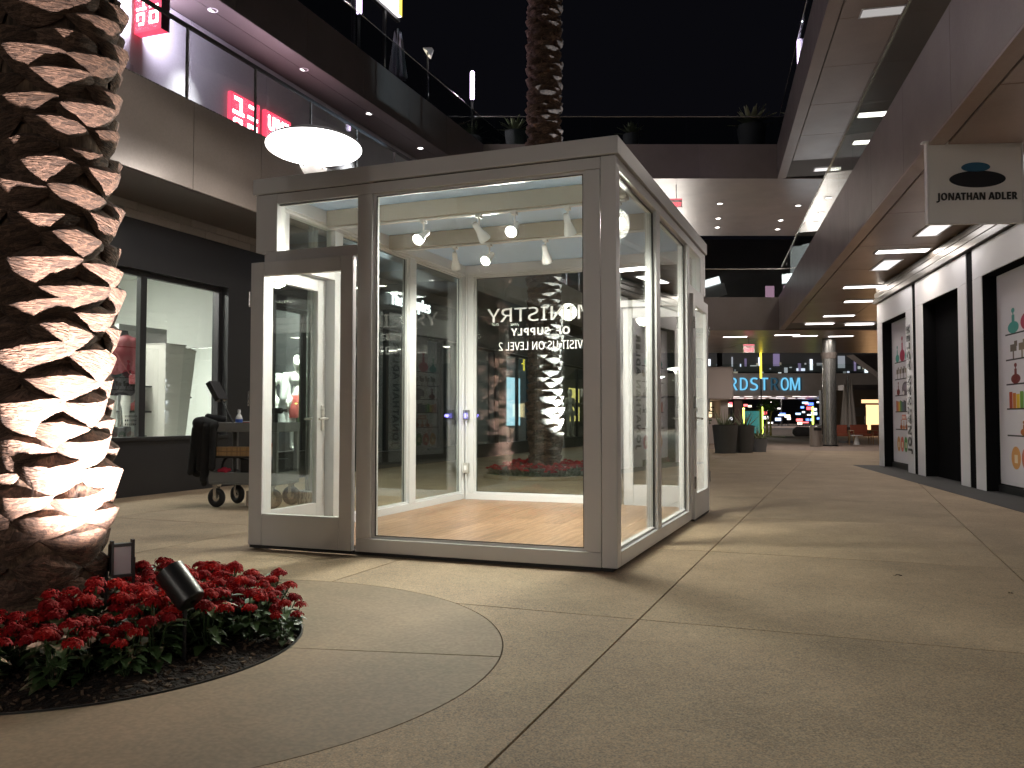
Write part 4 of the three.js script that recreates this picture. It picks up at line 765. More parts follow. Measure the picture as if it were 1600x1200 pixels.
{ // hanging blade sign
  const t = thing('hanging_shop_sign', 'square white hanging sign with blue and black oval logo', 'sign', WORLD, [4.88, 3.10, -8.9], -rad(4));
  part('sign_board', rb(-.475, .475, 0, .85, -.025, .025, .006), mat([.76, .75, .74], .45), t);
  part('sign_rim', [rb(-.495, -.476, -.012, .86, -.034, .034), rb(.476, .495, -.012, .86, -.034, .034), rb(-.476, .476, -.015, -.001, -.034, .034), rb(-.53, .60, .851, .872, -.036, .036)], M.white, t);
  const oval = (rx, ry, cx, cy, c) => { const s = new THREE.Shape(); s.absellipse(0, 0, rx, ry, 0, Math.PI * 2); return part('logo_oval', new THREE.ExtrudeGeometry(s, { depth: .012, bevelEnabled: false, curveSegments: 40 }).translate(cx, cy, .0255), mat(c, .35), t); };
  oval(.285, .088, .02, .455, [.012, .014, .02]); oval(.145, .05, .005, .582, [.03, .13, .23]);
  part('lettering', words('JONATHAN ADLER', .078, .82, .014).translate(.01, .235, .0255), M.black, t);
  part('hanger', [bx(-.4, -.38, .873, .98, -.01, .01), bx(.38, .40, .873, .98, -.01, .01)], M.dullSteel, t);
}
// ================================================================ BRIDGES between the two buildings
function bridge(y0, y1, x0, x1, D0, D1, label, o) {
  const b = thing('footbridge', label, 'bridge', WORLD);
  part('deck', bx(x0, x1, y0 + .03, y1 - .005, -D1, -D0 - .03), M.tileC, b);
  part('soffit', bx(x0, o.reach ?? x1, y0, y0 + .029, -D1, -D0 - .03), M.soffit, b); if (o.reach) part('deck', bx(x1 + .001, o.reach, y0 + .03, y1 - .005, -D1, -D0 - .6), M.tileC, b);
  const n = Math.round((x1 - x0) / 2.9), w = (x1 - x0) / n;
  for (let i = 0; i < n; i++) part('fascia_panel', rb(x0 + i * w + .006, x0 + (i + 1) * w, y0 - .002, y1, -D0 - .029, -D0, .003), M.panel, b);
  const m = Math.round((x1 - x0) / 1.7), u = (x1 - x0) / m;
  for (let i = 0; i < m; i++) part('railing_pane', bx(x0 + i * u + .01, x0 + (i + 1) * u, y1, y1 + .93, -D0 - .07, -D0 - .058), o.pane, b);
  part('handrail', bar(V(x0, y1 + .95, -D0 - .064), V(x1, y1 + .95, -D0 - .064), .02), M.steel, b);
  part('rear_railing', bx(x0, x1, y1, y1 + .93, -D1 + .1, -D1 + .112), o.pane, b);
  return b;
}
bridge(8.95, 10.1, -2.2, 9.0, 27.9, 36.8, 'upper footbridge with agave pots behind the kiosk', { pane: M.glassDark, reach: 15 });
bridge(3.93, 5.03, -1.5, 9.0, 28.1, 38, 'lower footbridge behind the kiosk', { pane: M.glass });
{ const t = thing('walkway_extension', 'wide brown soffit joining the lower footbridge on the right', 'soffit', WORLD); part('deck', bx(9.02, 24, 3.96, 5.02, -38, -28.1), M.slabCore, t); part('soffit', bx(9.02, 24, 3.93, 3.958, -38, -28.1), M.soffit, t); part('edge_fascia', bx(9.02, 24, 3.93, 5.03, -38.03, -38.001), M.panel, t); }
// small round downlights in the upper bridge soffit
[[7.69, 31.2], [10.68, 31.48], [8.19, 33.53], [10.78, 33.86], [8.54, 35.12], [11.16, 35.48], [12.2, 30.6], [12.6, 33.2]].forEach(([x, D], i) => {
  const t = thing('recessed_downlight', ['round downlight in the upper bridge soffit, ' + ORD[i] + ' from the right rail'][0], 'light', { x, D, a: 0 }, [0, 8.945, 0], 0, 'downlights in the upper bridge soffit');
  part('trim_ring', lathe([[.09, 0], [.13, 0], [.13, -.012], [.09, -.012], [.09, 0]], 20), M.white, t); part('lamp_lens', new THREE.CircleGeometry(.089, 20).rotateX(Math.PI / 2).translate(0, -.006, 0), glow([1, .93, .86], 6), t);
  spotLight(t, [0, -.03, 0], [0, -3, 0], [1, .9, .82], 14, rad(50), .8, 3);
});
[[5.57, 8.3, 28.6], [8.65, 3.55, 31]].forEach(([x, y, D], i) => { // exit signs
  const t = thing('exit_sign', i ? 'red exit sign under the lower footbridge' : 'red exit sign under the upper footbridge', 'sign', WORLD, [x, y, -D]);
  part('sign_plate', rb(-.2, .2, -.14, .12, -.012, .012), new THREE.MeshPhysicalMaterial({ color: lin(.9, .8, .8), roughness: .2, transmission: .5, thickness: 0 }), t);
  part('sign_letters', words('EXIT', .12, .33, .006).translate(0, -.10, .013), glow([1, .10, .13], 1.6), t); part('sign_light_edge', bx(-.2, .2, .121, .16, -.02, .02), glow([1, .2, .25], .6), t); part('stem', bar(V(0, .16, 0), V(0, i ? .38 : .64, 0), .012), M.black, t);
});
{ // agave pots on the upper bridge
  const t = thing('agave_planter', 'agave in grey pot left of the tall palm on the upper bridge', 'planter', WORLD, [.1, 10.1, -28.55], 0, 'agave pots on the upper bridge');
  part('pot', new THREE.CylinderGeometry(.40, .31, .62, 6).translate(0, .31, 0), M.planterGrey, t); part('soil', new THREE.CylinderGeometry(.36, .36, .02, 6).translate(0, .60, 0), M.soil, t);
  for (let i = 0; i < 30; i++) { const az = i * 2.39996, el = 1.35 - i / 30 * 1.15, L = rr(.55, .72), n = 6, P = [], I = [];
    for (let k = 0; k <= n; k++) { const q = k / n, w = .055 * (1 - q) ** .8 * (1 + 1.2 * q), r = L * q * Math.cos(el) + .05, y = .60 + L * q * Math.sin(el) - .08 * q * q; for (const s of [-1, 0, 1]) P.push(r * Math.cos(az) - s * w * Math.sin(az), y + Math.abs(s) * .02, r * Math.sin(az) + s * w * Math.cos(az)); }
    for (let k = 0; k < n; k++) for (let s = 0; s < 2; s++) { const a = k * 3 + s; I.push(a, a + 1, a + 3, a + 1, a + 4, a + 3); }
    const g = new THREE.BufferGeometry(); g.setAttribute('position', new THREE.Float32BufferAttribute(P, 3)); g.setIndex(I); g.computeVertexNormals(); part('leaf', g, M.agave, t); }
  const c = copyOf(t, 'smaller agave in grey pot at the middle of the upper bridge'); c.position.set(4.05, 10.1, -28.5); c.scale.setScalar(.82); c.rotation.y = 1;
  const d = copyOf(t, 'large agave in grey pot at the right end of the upper bridge'); d.position.set(8.15, 10.1, -28.6); d.scale.set(1.3, 1.35, 1.3); d.rotation.y = 2;
}

// ================================================================ DISC LAMPS
const discLamp = (x, D, label, s = MUSHROOM, tilt = .1, spill = .4) => {
  const t = thing('disc_street_lamp', label, 'street lamp', WORLD, [x, 0, -D], 0, 'disc reflector street lamps');
  part('base_cover', lathe([[.16, 0], [.16, .16], [.15, .17], [.075, .17]], 28), M.dullSteel, t);
  part('pole', cyl(.055, .072, 3.9, 20).translate(0, 2.0, 0), M.dullSteel, t);
  part('lamp_bowl', lathe([[0, 3.93], [.06, 3.94], [.10, 4.0], [.16, 4.10], [.15, 4.10], [.09, 4.02], [0, 4.01]], 28), M.white, t);
  part('lamp_lens', new THREE.CircleGeometry(.12, 24).rotateX(-Math.PI / 2).translate(0, 4.06, 0), glow([1, .97, .93], 8), t);
  part('strut', [0, 1, 2].map((i) => bar(V(.15 * Math.cos(i * 2.094 + .5), 4.08, .15 * Math.sin(i * 2.094 + .5)), V(.26 * Math.cos(i * 2.094 + .5), 4.38, .26 * Math.sin(i * 2.094 + .5)), .011)), M.white, t);
  const disc = new THREE.Group(); disc.name = 'reflector'; disc.position.y = 4.40; disc.rotation.x = -tilt; t.add(disc);
  part('reflector_light_disc', lathe([[0, .0], [.30, -.004], [.55, -.03], [.575, -.045]], 48), glow([1, .96, .93], 4), disc);
  part('reflector_cover', lathe([[.58, -.046], [.575, -.02], [.45, .045], [.2, .085], [0, .09]], 48), M.white, disc);
  rectLight(t, .95, .95, [0, 4.325, 0], [1, .92, .84], s);
  { const l = new THREE.PointLight(lin(1, .92, .83), s * spill); l.position.set(0, 4.16, 0); l.castShadow = true; l.shadow.radius = 5; t.add(l); } // the bulb in the bowl, seen from all sides

  return t;
};
discLamp(-2.43, 10.33, 'street lamp with blinding white disc above the kiosk roof', MUSHROOM, .10, .07);
discLamp(-5.5, -6, 'unseen street lamp with white disc standing behind the view', MUSHROOM_UNSEEN, .1, .95);  // lamps behind the camera are out of view, lighting kiosk front and facades
discLamp(-1.0, -9, 'unseen street lamp with white disc standing behind the view on the right', MUSHROOM_UNSEEN, .1, .95);
discLamp(-9.8, -12, 'unseen street lamp with white disc standing far behind the view on the left', MUSHROOM_UNSEEN, .1, .95);
discLamp(11.2, 58, 'street lamp with white disc on the far plaza hidden by the kiosk', 60, .1, .9); discLamp(12, 70, 'farther added fill lamp with white disc on the far plaza hidden by the kiosk', 60, .1, 4);  // both added as fill for the far fascia, hidden behind the kiosk

// ================================================================ TOOL CART
{
  const F = { x: -3.05, D: 10.12, a: 14 };
  const c = thing('utility_cart', 'grey and black utility cart with air filled wheels left of the kiosk', 'cart', F);
  const L = .44, W = .27, gp = mat([.16, .165, .165], .6), bp = M.black;
  part('lower_tray', [rb(-L, L, .27, .30, -W, W, .01), rb(-L, L, .30, .41, W - .025, W), rb(-L, L, .30, .41, -W, -W + .025), rb(-L, -L + .025, .30, .41, -W + .026, W - .026), rb(L - .025, L, .30, .41, -W + .026, W - .026)], gp, c);
  part('upper_tray', [rb(-L, L, .88, .905, -W, W, .01), rb(-L, L, .905, .99, W - .025, W), rb(-L, L, .905, .99, -W, -W + .025), rb(-L, -L + .025, .905, .99, -W + .026, W - .026), rb(L - .025, L, .905, .99, -W + .026, W - .026)], gp, c);
  for (const sx of [-1, 1]) for (const sz of [-1, 1]) {
    part('upright', rb(sx * L - (sx > 0 ? .06 : 0), sx * L + (sx > 0 ? 0 : .06), .411, .879, sz * W - (sz > 0 ? .05 : 0), sz * W + (sz > 0 ? 0 : .05), .012), gp, c);
    const w = new THREE.Group(); w.name = 'caster'; c.add(w); w.position.set(sx * (L - .08), .115, sz * (W - .05)); w.rotation.y = sx * .2 + sz * .15;
    part('tyre', new THREE.TorusGeometry(.078, .036, 14, 28), M.rubber, w); part('rim', [cyl(.055, .055, .03, 20).rotateX(Math.PI / 2), cyl(.02, .02, .07, 12).rotateX(Math.PI / 2)], M.steel, w);
    part('fork', [bx(-.02, .02, 0, .14, .036, .042), bx(-.02, .02, 0, .14, -.042, -.036), bx(-.035, .035, .135, .152, -.045, .045)], M.steel, w);
  }
  part('push_handle', [rb(-L - .12, -L - .002, .90, .97, -W, W, .02)], gp, c);
  const it = (name, label, cat, x, y, z, turn = 0) => thing(name, label, cat, F, [x, y, z], turn);
  const sp = it('spray_bottle', 'white and blue bottle on top of the utility cart', 'bottle', -.14, .906, .12);
  part('bottle', lathe([[0, 0], [.038, 0], [.04, .02], [.04, .13], [.03, .16], [.014, .185], [.014, .2], [0, .2]], 20), M.whiteGloss, sp); part('label_band', cyl(.0408, .0408, .075, 20, true).translate(0, .085, 0), mat([.03, .10, .45], .4), sp); part('cap', cyl(.016, .018, .035, 14).translate(0, .217, 0), M.white, sp);
  const hose = it('draped_black_jacket', 'black jacket draped over the left end of the utility cart', 'jacket', -.50, .20, .06);
  const fold = []; for (let i = 0; i < 9; i++) { const x = -.13 + i * .033, z = .19 + rr(-.02, .05); fold.push([x, .73 + rr(-.02, .02), z, rr(.035, .05), x + rr(-.05, .04), rr(.05, .34), z + rr(-.02, .04), rr(.028, .05)]); } fold.push([-.10, .79, -.2, .07, -.08, .78, .2, .075], [-.05, .80, .15, .06, .14, .76, .2, .05], [-.12, .7, -.1, .06, -.14, .25, -.05, .07], [-.12, .7, .1, .06, -.15, .2, .12, .06]);
  part('cloth_folds', body(fold, [-.3, -.05, -.36], [.3, .95, .36], 56, .02), M.cloth, hose); part('collar', body([[.02, .83, -.15, .035, -.03, .86, .1, .035]], [-.15, .7, -.3], [.15, 1, .3], 24, .02), M.cloth, hose);
  const wb = it('wooden_box', 'pale wooden box on the middle of the utility cart', 'box', -.02, .60, .16);
  part('slat', rb(-.36, .36, 0, .052, -.1, .1), M.pine, wb); part('slat', rb(-.36, .36, .056, .105, -.1, .1), M.pine, wb); part('support_board', rb(-.38, .38, -.025, -.003, -.12, .1), M.black, wb);
  const tr = it('orange_tray', 'orange tray with two green handled tools on the cart', 'tray', .22, .708, .14); part('tray', [rb(-.13, .13, 0, .012, -.07, .07), rb(-.13, .13, .012, .04, .055, .07), rb(-.13, .13, .012, .04, -.07, -.055)], M.orange, tr); part('tool_handle', bar(V(-.05, .02, 0), V(-.05, .11, 0), .012), mat([.45, .6, .03], .4), tr); part('tool_handle', bar(V(.06, .02, 0), V(.065, .12, 0), .012), mat([.45, .6, .03], .4), tr);
  const tb = it('tool_case', 'black tool case with latch on the lower shelf of the cart', 'case', .16, .302, .02); part('case_body', rb(-.24, .22, 0, .26, -.17, .17, .02), M.black, tb); part('case_latch', rb(.06, .12, .12, .135, .17, .18, .003), M.steel, tb); part('case_handle', new THREE.TorusGeometry(.07, .01, 8, 20, Math.PI).translate(0, .26, 0), M.black, tb);
  const cb = it('coiled_cable', 'coil of black cable on the lower shelf of the cart', 'cable', -.24, .35, .05); part('coil', [0, 1, 2].map((i) => new THREE.TorusGeometry(.14 - i * .006, .014, 8, 32).rotateY(.3).translate(.01 * i, .12, i * .025)), M.rubber, cb);
  const rg = it('red_rag', 'crumpled red rag on the lower shelf of the cart', 'rag', -.25, .41, .235); part('cloth', body([[-.07, .02, 0, .022, .07, .03, .01, .02], [0, .03, .0, .03, .03, .01, .02, .02]], [-.14, -.03, -.09], [.14, .09, .09], 28, .03), mat([.4, .02, .05], .9), rg); part('hem', bar(V(-.08, .015, .02), V(.08, .02, .03), .006), mat([.3, .02, .04], .9), rg);
  const tp = it('tape_roll', 'roll of white tape on top of the cart', 'tape', .22, .99, .22); part('roll', new THREE.TorusGeometry(.045, .018, 10, 24).rotateX(.3).translate(0, .06, 0), M.white, tp); part('core', new THREE.TorusGeometry(.03, .004, 8, 20).rotateX(.3).translate(0, .06, 0), M.pine, tp);
  const rc = it('red_cup', 'small red cup beside the bottle on the cart', 'cup', -.02, .906, .16); part('cup', lathe([[0, 0], [.03, 0], [.038, .09], [.035, .09], [.027, .006], [0, .006]], 18), M.redPlastic, rc); part('lid', cyl(.039, .039, .008, 18).translate(0, .095, 0), M.white, rc);
  const dr = it('power_drill', 'black and yellow power drill standing on the cart', 'drill', .32, .906, .1); part('drill_body', [cyl(.035, .035, .17, 16).rotateZ(Math.PI / 2).translate(0, .22, 0), rb(-.03, .03, .04, .2, -.02, .02, .01)], M.black, dr); part('battery', rb(-.05, .05, 0, .05, -.035, .035, .008), mat([.55, .45, .03], .5), dr); part('chuck', cyl(.012, .024, .06, 14).rotateZ(Math.PI / 2).translate(.115, .22, 0), M.steel, dr);
  const lid = it('tilted_black_lid', 'black paddle shaped lid sticking up from the cart', 'lid', -.36, .98, .0); part('stick', bar(V(.1, -.06, 0), V(-.12, .32, 0), .014), M.black, lid); part('paddle', rb(-.035, .035, 0, .26, -.1, .1, .01).rotateZ(.55).translate(-.09, .27, 0), M.black, lid);
}

// ================================================================ FAR END OF THE MALL
{
  const col = thing('steel_column', 'round steel column under the walkway at the far end', 'column', WORLD, [11.61, 0, -31.12]);
  part('shaft', cyl(.235, .235, 3.9, 28).translate(0, 1.97, 0), M.dullSteel, col); part('collar', cyl(.29, .25, .22, 28).translate(0, 3.3, 0), M.panelDark, col); part('foot', cyl(.27, .27, .05, 28).translate(0, .026, 0), M.black, col);
  const bin = thing('litter_bin', 'brushed metal litter bin beside the far steel column', 'bin', WORLD, [10.85, 0, -30.45]);
  part('bin_body', cyl(.21, .21, .70, 24).translate(0, .36, 0), mat([.32, .28, .25], .4, { metalness: .4 }), bin); part('bin_opening', rb(-.13, .13, .58, .68, .16, .225), M.black, bin); part('bin_top', cyl(.2, .215, .05, 24).translate(0, .74, 0), M.dullSteel, bin);
  const pot = (x, D, w, h, label, m = M.planter) => { const t = thing('tapered_planter', label, 'planter', WORLD, [x, 0, -D], .25, 'tapered planters at the far end');
    part('pot', new THREE.CylinderGeometry(w / 2 * 1.25, w / 2 * .98, h, 4, 1).rotateY(Math.PI / 4).translate(0, h / 2, 0), m, t); part('soil', new THREE.CylinderGeometry(w / 2 * 1.1, w / 2 * 1.1, .02, 4).rotateY(Math.PI / 4).translate(0, h + .004, 0), M.soil, t);
    for (let i = 0; i < 22; i++) { const a = i * 2.4, e = rr(.7, 1.35), l = rr(.25, .55), r = rr(.02, .18); part('leaf', bar(V(r * Math.cos(a), h, r * Math.sin(a)), V(r * Math.cos(a) + l * Math.cos(e) * Math.cos(a), h + l * Math.sin(e), r * Math.sin(a) + l * Math.cos(e) * Math.sin(a)), .02, 4, .002), M.agave, t); } return t; };
  pot(6.25, 25, .62, .82, 'tall dark planter nearest the kiosk door'); pot(6.88, 25.3, .52, .80, 'slim dark planter right of the taller one'); pot(7.5, 25.9, .42, .40, 'low grey planter right of the two dark planters', M.planterGrey); pot(5.55, 26.2, .55, 1.0, 'dark planter half hidden behind the kiosk door');
  const hedge = thing('leafy_shrub', 'green leafy shrub behind the dark planters', 'shrub', WORLD, [5.95, .0, -26.9]);
  const lf = []; for (let i = 0; i < 260; i++) { const a = rr(0, 6.28), e = rr(-1, 1), r = .42 * Math.cbrt(rnd()); const g = new THREE.PlaneGeometry(.1, .045); lf.push(g.rotateX(rr(0, 3)).rotateY(rr(0, 6)).translate(r * Math.cos(a) * Math.sqrt(1 - e * e), 1.25 + r * e * 1.5, r * Math.sin(a) * Math.sqrt(1 - e * e))); }
  part('foliage', lf, M.leaf[1], hedge); part('trunk', [bar(V(0, .0, 0), V(.03, .95, 0), .03), bar(V(.02, .6, 0), V(.15, 1.2, .05), .015), bar(V(.02, .6, 0), V(-.15, 1.3, -.05), .015)], M.core, hedge);
  // pale rounded kiosk with a lit window, brown post beside it
  const k = thing('pale_stall', 'pale stall with rounded canopy and a small lit window at the far left', 'stall', WORLD, [8.0, 0, -34.5]);
  part('canopy', rb(-.9, .75, 1.72, 3.05, -1.2, 1.0, .12), mat([.48, .41, .38], .6), k); part('counter', rb(-.9, .6, 0, 1.0, -1.0, .6), mat([.42, .36, .33], .6), k); part('side_wall', rb(.3, .62, 1.001, 1.715, -1, .55), mat([.46, .40, .37], .6), k); part('lit_window_panel', bx(-.62, .0, 1.05, 1.65, .40, .42), glow([1, .72, .42], .9), k); part('window_post', bx(-.34, -.30, 1.001, 1.714, .42, .46), M.black, k);
  rectLight(k, .6, .55, [-.31, 1.35, .5], [1, .72, .42], .8, 0, Math.PI);
  const bp = thing('brown_post', 'dark brown square post right of the pale stall', 'post', WORLD, [9.05, 0, -34.2]); part('shaft', rb(-.16, .16, .05, 1.72, -.16, .16), mat([.09, .05, .04], .5), bp); part('base', rb(-.2, .2, 0, .05, -.2, .2), M.black, bp);
  // lounge chairs and folded parasol on the right
  for (let i = 0; i < 3; i++) { const c = thing('lounge_chair', ['rust red lounge chair beside the steel column', 'rust red lounge chair right of the folded parasol', 'rust red lounge chair against the white shopfront edge'][i], 'chair', WORLD, [12.65 + i * .95, 0, -33 - i * .2], -.3 + i * .2, 'lounge chairs at the far end');
    part('seat', rb(-.33, .33, .32, .42, -.3, .3, .03), mat([.28, .07, .035], .7), c); part('backrest', rb(-.33, .33, .40, .76, -.36, -.28, .03), mat([.30, .075, .04], .7), c); for (const sx of [-1, 1]) { part('arm', rb(sx * .36 - .02, sx * .36 + .02, .52, .55, -.3, .3, .008), M.pine, c); for (const sz of [-1, 1]) part('leg', bar(V(sx * .36, 0, sz * .28), V(sx * .36, .53, sz * .26), .016), M.pine, c); } }
  const u = thing('folded_parasol', 'tall folded cream parasol behind the far lounge chairs', 'parasol', WORLD, [13.9, 0, -35.2]);
  const gs = []; for (let i = 0; i < 8; i++) { const a = i * Math.PI / 4; gs.push(new THREE.ConeGeometry(.2, 2.0, 5, 1, true).scale(1, 1, .4).rotateY(-a).translate(.15 * Math.cos(a), 1.65, .15 * Math.sin(a))); } part('canopy', gs, M.fabricUmb, u); part('pole', bar(V(0, 0, 0), V(0, 2.75, 0), .03), M.dullSteel, u); part('foot', rb(-.3, .3, 0, .08, -.3, .3), M.planterGrey, u);
  const lt = thing('low_table', 'small pale table between the far lounge chairs', 'table', WORLD, [13.1, 0, -32.4]); part('top', cyl(.22, .22, .03, 20).translate(0, .36, 0), M.white, lt); part('leg', cyl(.03, .12, .34, 16).translate(0, .17, 0), M.white, lt);
  // green light tubes, glass box, boulder and props on the plaza
  tubePost(3.45, 20, .35, 2.5, 0, [.45, 1, .12], 2.4, .022, 'tall green light tube seen through the right side of the kiosk');
  tubePost(13.05, 48, .35, 1.55, 0, [.75, 1, .12], 2, .05, 'left green light tube of the teal glass box'); tubePost(14.1, 48, .1, 1.6, 0, [.75, 1, .12], 2, .05, 'right green light tube of the teal glass box'); tubePost(16.6, 47, .7, 1.6, 0, [.8, 1, .12], 2, .05, 'green light tube left of the litter bin'); tubePost(11.3, 38.6, 2.85, 4.6, 0, [1, .75, .05], 1.6, .045, 'yellow light tube in front of the department store sign');
  const gb = thing('teal_glass_box', 'teal glass display box on the far plaza', 'display', WORLD, [13.6, 0, -48.6]); part('light_glass_body', rb(-.4, .4, .15, 1.4, -.4, .4), glow([.03, .16, .16], .6), gb); part('box_frame', [bx(-.45, .45, 1.4, 1.5, -.45, .45), bx(-.45, .45, 0, .149, -.45, .45), bx(.401, .5, .15, 1.4, -.4, .4)], M.black, gb);
  const bo = thing('boulder_seat', 'smooth grey boulder shaped seat on the far plaza', 'seat', WORLD, [15.2, 0, -44.5]); part('stone', body([[-.3, .3, 0, .26, .3, .3, 0, .24]], [-.8, -.1, -.6], [.8, .8, .6], 30, .1), M.planterGrey, bo); part('pad', cyl(.9, .95, .06, 24).translate(0, .03, 0), mat([.5, .45, .4], .8), bo);
  const vt = thing('forked_tree', 'small tree with a forked pale trunk on the far plaza', 'tree', WORLD, [14.75, 0, -49]);
  part('trunk', [bar(V(-.1, 0, 0), V(-.08, 1.0, 0), .07, 8, .05), bar(V(.12, 0, 0), V(.1, 1.0, 0), .07, 8, .05), bar(V(-.08, 1, 0), V(-.3, 1.7, .1), .05, 8, .02), bar(V(.1, 1, 0), V(.32, 1.75, -.1), .05, 8, .02)], mat([.3, .22, .14], .8), vt);
  const cr = []; for (let i = 0; i < 300; i++) { const a = rr(0, 6.28), e = rr(-1, 1), r = .6 * Math.cbrt(rnd()); cr.push(new THREE.PlaneGeometry(.16, .07).rotateX(rr(0, 3)).rotateY(rr(0, 6)).translate(r * Math.cos(a) * Math.sqrt(1 - e * e), 1.75 + r * e * .7, r * Math.sin(a) * Math.sqrt(1 - e * e))); } part('crown', cr, M.leaf[0], vt);
  discLamp(38.5, 122, 'left of two distant disc street lamps under the department store', 30); discLamp(40.5, 128, 'right of two distant disc street lamps under the department store', 20);
  // department store
  const s = thing('department_store', 'distant building with lit upper windows and a blue lit name', 'building', WORLD, [0, 0, -85]);
  part('fascia', bx(8, 60, 3.25, 5.45, -.6, 0), M.panel, s); part('store_soffit', bx(8, 60, 3.2, 3.248, -18, -.05), M.soffit, s); part('deck', bx(8, 60, 3.25, 5.4, -18, -.601), M.slabCore, s);
  part('upper_wall', bx(8, 60, 5.45, 20, -18, -5), M.roomDark, s); part('store_railing_pane', bx(8, 60, 5.46, 6.4, -.5, -.48), M.glass, s); part('side_pier', bx(8, 20.4, 0, 3.19, -8, -2), M.panelDark, s); part('far_back_wall', bx(8, 90, 0, 12, -75, -74), M.roomDark, s); part('side_pier', bx(35.5, 60, 0, 3.19, -8, -1), M.panelDark, s);
  const cols = [[.85, .9, 1], [.9, .95, 1], [.75, .8, 1], [.7, .55, 1], [.95, .97, 1], [1, .88, .7]];
  for (let i = 0; i < 44; i++) { const x = 20.5 + i * .47 + rr(-.3, .3), w = i % 5 ? rr(.08, .35) : rr(.4, .9), y = 5.6 + rr(0, 1.1), h = i % 3 ? rr(.08, .3) : rr(.5, 1.3); part('lit_window', bx(x, x + w, y, y + h, -4.99 + i * .001, -4.9 + i * .001), glow(cols[i % 6], i % 4 ? rr(.06, .3) : rr(.5, 1.1)), s); }
  for (let i = 0; i < 22; i++) { const x = 20.7 + (i % 11) * 1.15 + rr(-.2, .2), z = -2 - Math.floor(i / 11) * 7 - rr(0, 2); part('soffit_light_strip', bx(x, x + .75, 3.185, 3.2, z - .4, z), glow([1, .9, .85], 2.2), s); }
  rectLight(s, 18, 12, [28, 3.1, -8], [1, .9, .82], .5);
  const n = thing('store_name_sign', 'pale blue lit department store name on the distant fascia', 'sign', WORLD, [24.15, 3.75, -84.9]);
  const nm = 'NORDSTROM'; const W = 1.02; for (let i = 0; i < 9; i++) part('sign_letter', words(nm[i], 1.25, nm[i] === 'M' ? .98 : .76, .12, fontR).translate((i - 4) * W, 0, 0), glow([.16, .55, .85], i === 6 ? .06 : .6), n);
  rectLight(n, 9, 1.5, [0, .7, .3], [.35, .7, 1], .25, 0, Math.PI);
  // scattered small signs and shop lights far behind the store bridge
  const bits = [[22.6, 2.6, [1, .08, .12]], [26.4, 1.55, [1, .08, .1]], [24.7, 1.5, [.9, .9, 1]], [29.5, 1.4, [.15, .25, 1]], [33.2, 2.7, [.1, .2, 1]], [33.6, 1.6, [.25, .5, 1]], [33.9, 1.0, [.1, .25, 1]], [32.3, 1.5, [.6, .85, 1]], [27.6, 1.0, [1, .95, .9]], [30.6, 1.2, [1, .8, .5]], [25.4, .6, [.9, .95, 1]], [31.2, 2.1, [1, .1, .12]], [23.4, .9, [.95, .95, 1]], [29.0, .8, [.5, .65, 1]]];
  for (let i = 0; i < 34; i++) { const z = rnd(), x = i < 12 ? rr(31.5, 33.8) : rr(22, 33); bits.push([x, rr(.35, 2.9), i < 12 ? [[.15, .3, 1], [.4, .65, 1], [.8, .92, 1]][i % 3] : [[1, .95, .9], [1, .8, .55], [.9, .95, 1], [1, .15, .15], [1, .9, .8]][i % 5], .18 + .25 * z, .06 + .1 * rnd()]); }
  bits.forEach(([x, y, c, w = .35, h = .18], i) => { const t = thing('distant_shop_sign', 'tiny glowing shop sign in the dark distance under the department store', 'sign', WORLD, [x * 1.12, y, -98 - (i % 5) * 2], 0, 'small glowing signs in the distance'); part('sign_face', rb(-w, w, -h, h, -.02, .02), glow(c, 1.6), t); part('sign_mast', bar(V(0, -y, -.03), V(0, -h + .02, -.03), .03), M.black, t); });
  const os = thing('orange_shopfront', 'warm orange lit shop window at the far right', 'shopfront', WORLD, [20.3, 0, -48]); part('lit_window_panel', bx(-.35, .55, .35, 1.75, 0, .03), glow([1, .55, .25], 1.1), os); part('shop_wall', bx(-1.4, 5, 0, 2.7, -4.4, -4), M.roomDark, os); part('lit_window_head', bx(-.6, .6, 1.85, 2.05, 0, .03), glow([1, .6, .3], .9), os); part('grey_board', bx(-1.7, -.4, 1.1, 1.6, .1, .14), M.planterGrey, os); part('board_leg', [bx(-1.65, -1.6, 0, 1.1, .1, .13), bx(-.5, -.45, 0, 1.1, .1, .13)], M.black, os);
  rectLight(os, .9, 1.4, [.1, 1.05, .1], [1, .55, .25], 1.5, 0, Math.PI);
  const tr = thing('escalator_flank', 'dark slanting escalator side at the far right', 'escalator', WORLD, [0, 0, -60]); const es = new THREE.Shape(); es.moveTo(23.6, 5.4); es.lineTo(26.5, 3.3); es.lineTo(28, 3.3); es.lineTo(28, 5.4); part('side_panel', new THREE.ExtrudeGeometry(es, { depth: 1.2, bevelEnabled: false }), M.panelDark, tr); part('escalator_floor', bx(23, 28, 2.6, 3.29, 0, 1.2), M.panelDark, tr); part('support', bx(27, 27.4, 0, 2.59, .3, .7), M.panelDark, tr);
  // lit things behind the rail of the lower footbridge
  const w = thing('lit_canopy_sign', 'slanting white lit canopy sign with dark letters behind the lower bridge rail', 'sign', WORLD, [10.9, 8.2, -46], .35); part('sign_face', rb(-.55, .55, 0, .4, -.05, 0).rotateZ(.3), glow([.92, .95, 1], .8), w); part('canopy', rb(-.8, .8, -.7, -.02, -1.2, -.06).rotateZ(.3), mat([.4, .4, .4], .6), w); part('canopy_post', bx(.9, 1.1, -8.2, -.3, -1, -.8), M.black, w); rectLight(w, 1.7, .5, [0, .25, .15], [.92, .95, 1], 1, 0, Math.PI);
  const cw = thing('curved_lit_shopfront', 'bright white rippled shop window behind the upper right rail', 'shopfront', WORLD, [11.75, 5.03, -33.5]);
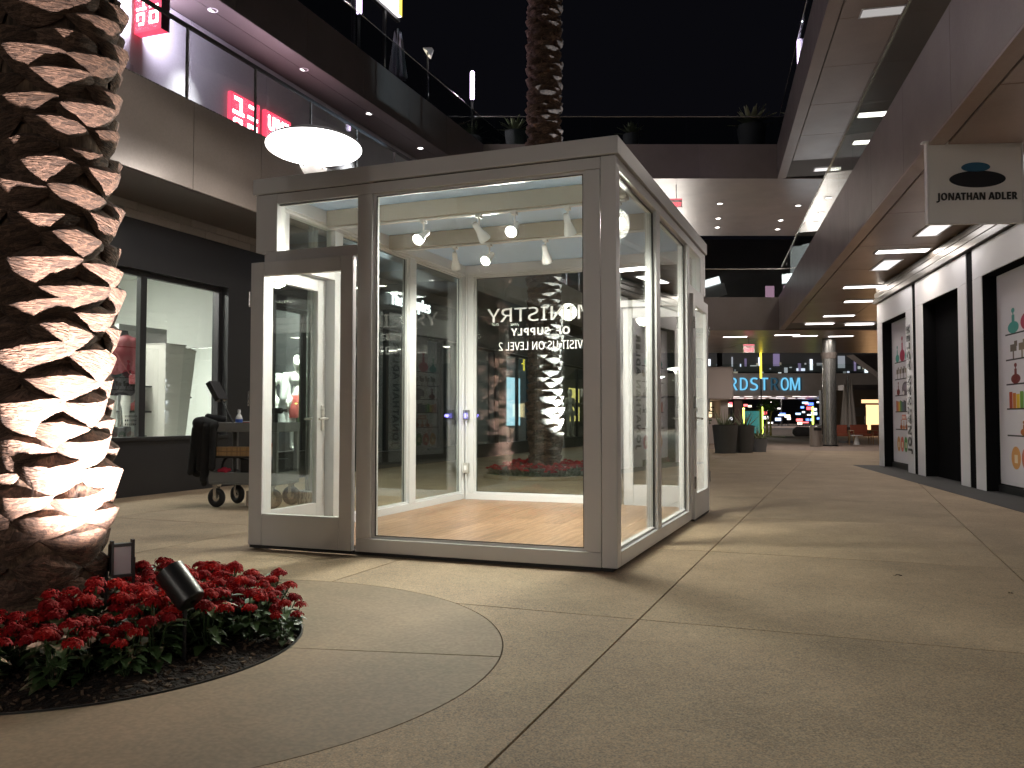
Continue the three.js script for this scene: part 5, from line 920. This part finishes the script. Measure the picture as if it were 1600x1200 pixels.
  const rip = []; for (let i = 0; i < 7; i++) rip.push(cyl(.32, .32, 2.7 + i * .12, 16).translate(-.4 + i * .5, 1.4 + i * .06, -i * .1)); part('light_window_ripple', rip, glow([.95, .98, 1], .38), cw); part('plinth', rb(-1, 3.2, -.0, .05, -1.2, .4), M.black, cw); rectLight(cw, 2.5, 2, [.8, 1.4, .5], [.95, .98, 1], .3, 0, Math.PI);
  const sh = []; for (let i = 0; i < 420; i++) { const x = rr(-1.1, .9), y = rr(.2, 1.5) * (1 - Math.abs(Math.sin(x * 5)) * .5); sh.push(new THREE.PlaneGeometry(.14, .05).rotateX(rr(0, 3)).rotateY(rr(0, 6)).translate(x, y, rr(.1, .4))); } const shr = thing('terrace_shrubs', 'dark shrubs in front of the rippled lit shop window', 'shrub', WORLD, [12.0, 5.03, -32.6]); part('foliage', sh, M.leaf[0], shr); part('trough', rb(-1.1, .9, 0, .3, .05, .45), M.black, shr);
  const vb = thing('violet_lit_panel', 'pinkish violet lit panel at the corner of the lower bridge rail', 'panel', WORLD, [8.75, 5.03, -28.9]); part('light_panel', rb(-.1, .2, .05, .5, -.03, 0), glow([.9, .5, .75], .2), vb); part('panel_foot', rb(-.3, .35, 0, .05, -.06, .04), M.black, vb);
}
// two dry leaves on the paving
[[2.56, 5.68, .3, 'small dry leaf on the paving right of the kiosk'], [2.97, 5.12, 1.4, 'dry leaf on the paving nearer the right joint']].forEach(([x, D, a, label]) => {
  const t = thing('dry_leaf', label, 'leaf', WORLD, [x, .004, -D], a), g = new THREE.PlaneGeometry(.055, .02, 6, 2), p = g.attributes.position;
  for (let i = 0; i < p.count; i++) { const q = p.getX(i) / .055 + .5; p.setXYZ(i, p.getX(i), p.getY(i) * Math.sin(Math.PI * Math.min(.98, Math.max(.06, q))), .004 * Math.sin(q * 5) + Math.abs(p.getY(i)) * .4); }
  g.computeVertexNormals(); part('blade', g.rotateX(-Math.PI / 2), mat([.07, .045, .025], .8, { side: THREE.DoubleSide }), t); part('stalk', bar(V(-.045, .004, 0), V(-.025, .003, 0), .0012, 5), M.core, t);
});
// shadows on for every mesh
scene.traverse((o) => { if (o.isMesh) { o.castShadow = true; o.receiveShadow = true; } });
renderer.render(scene, camera);
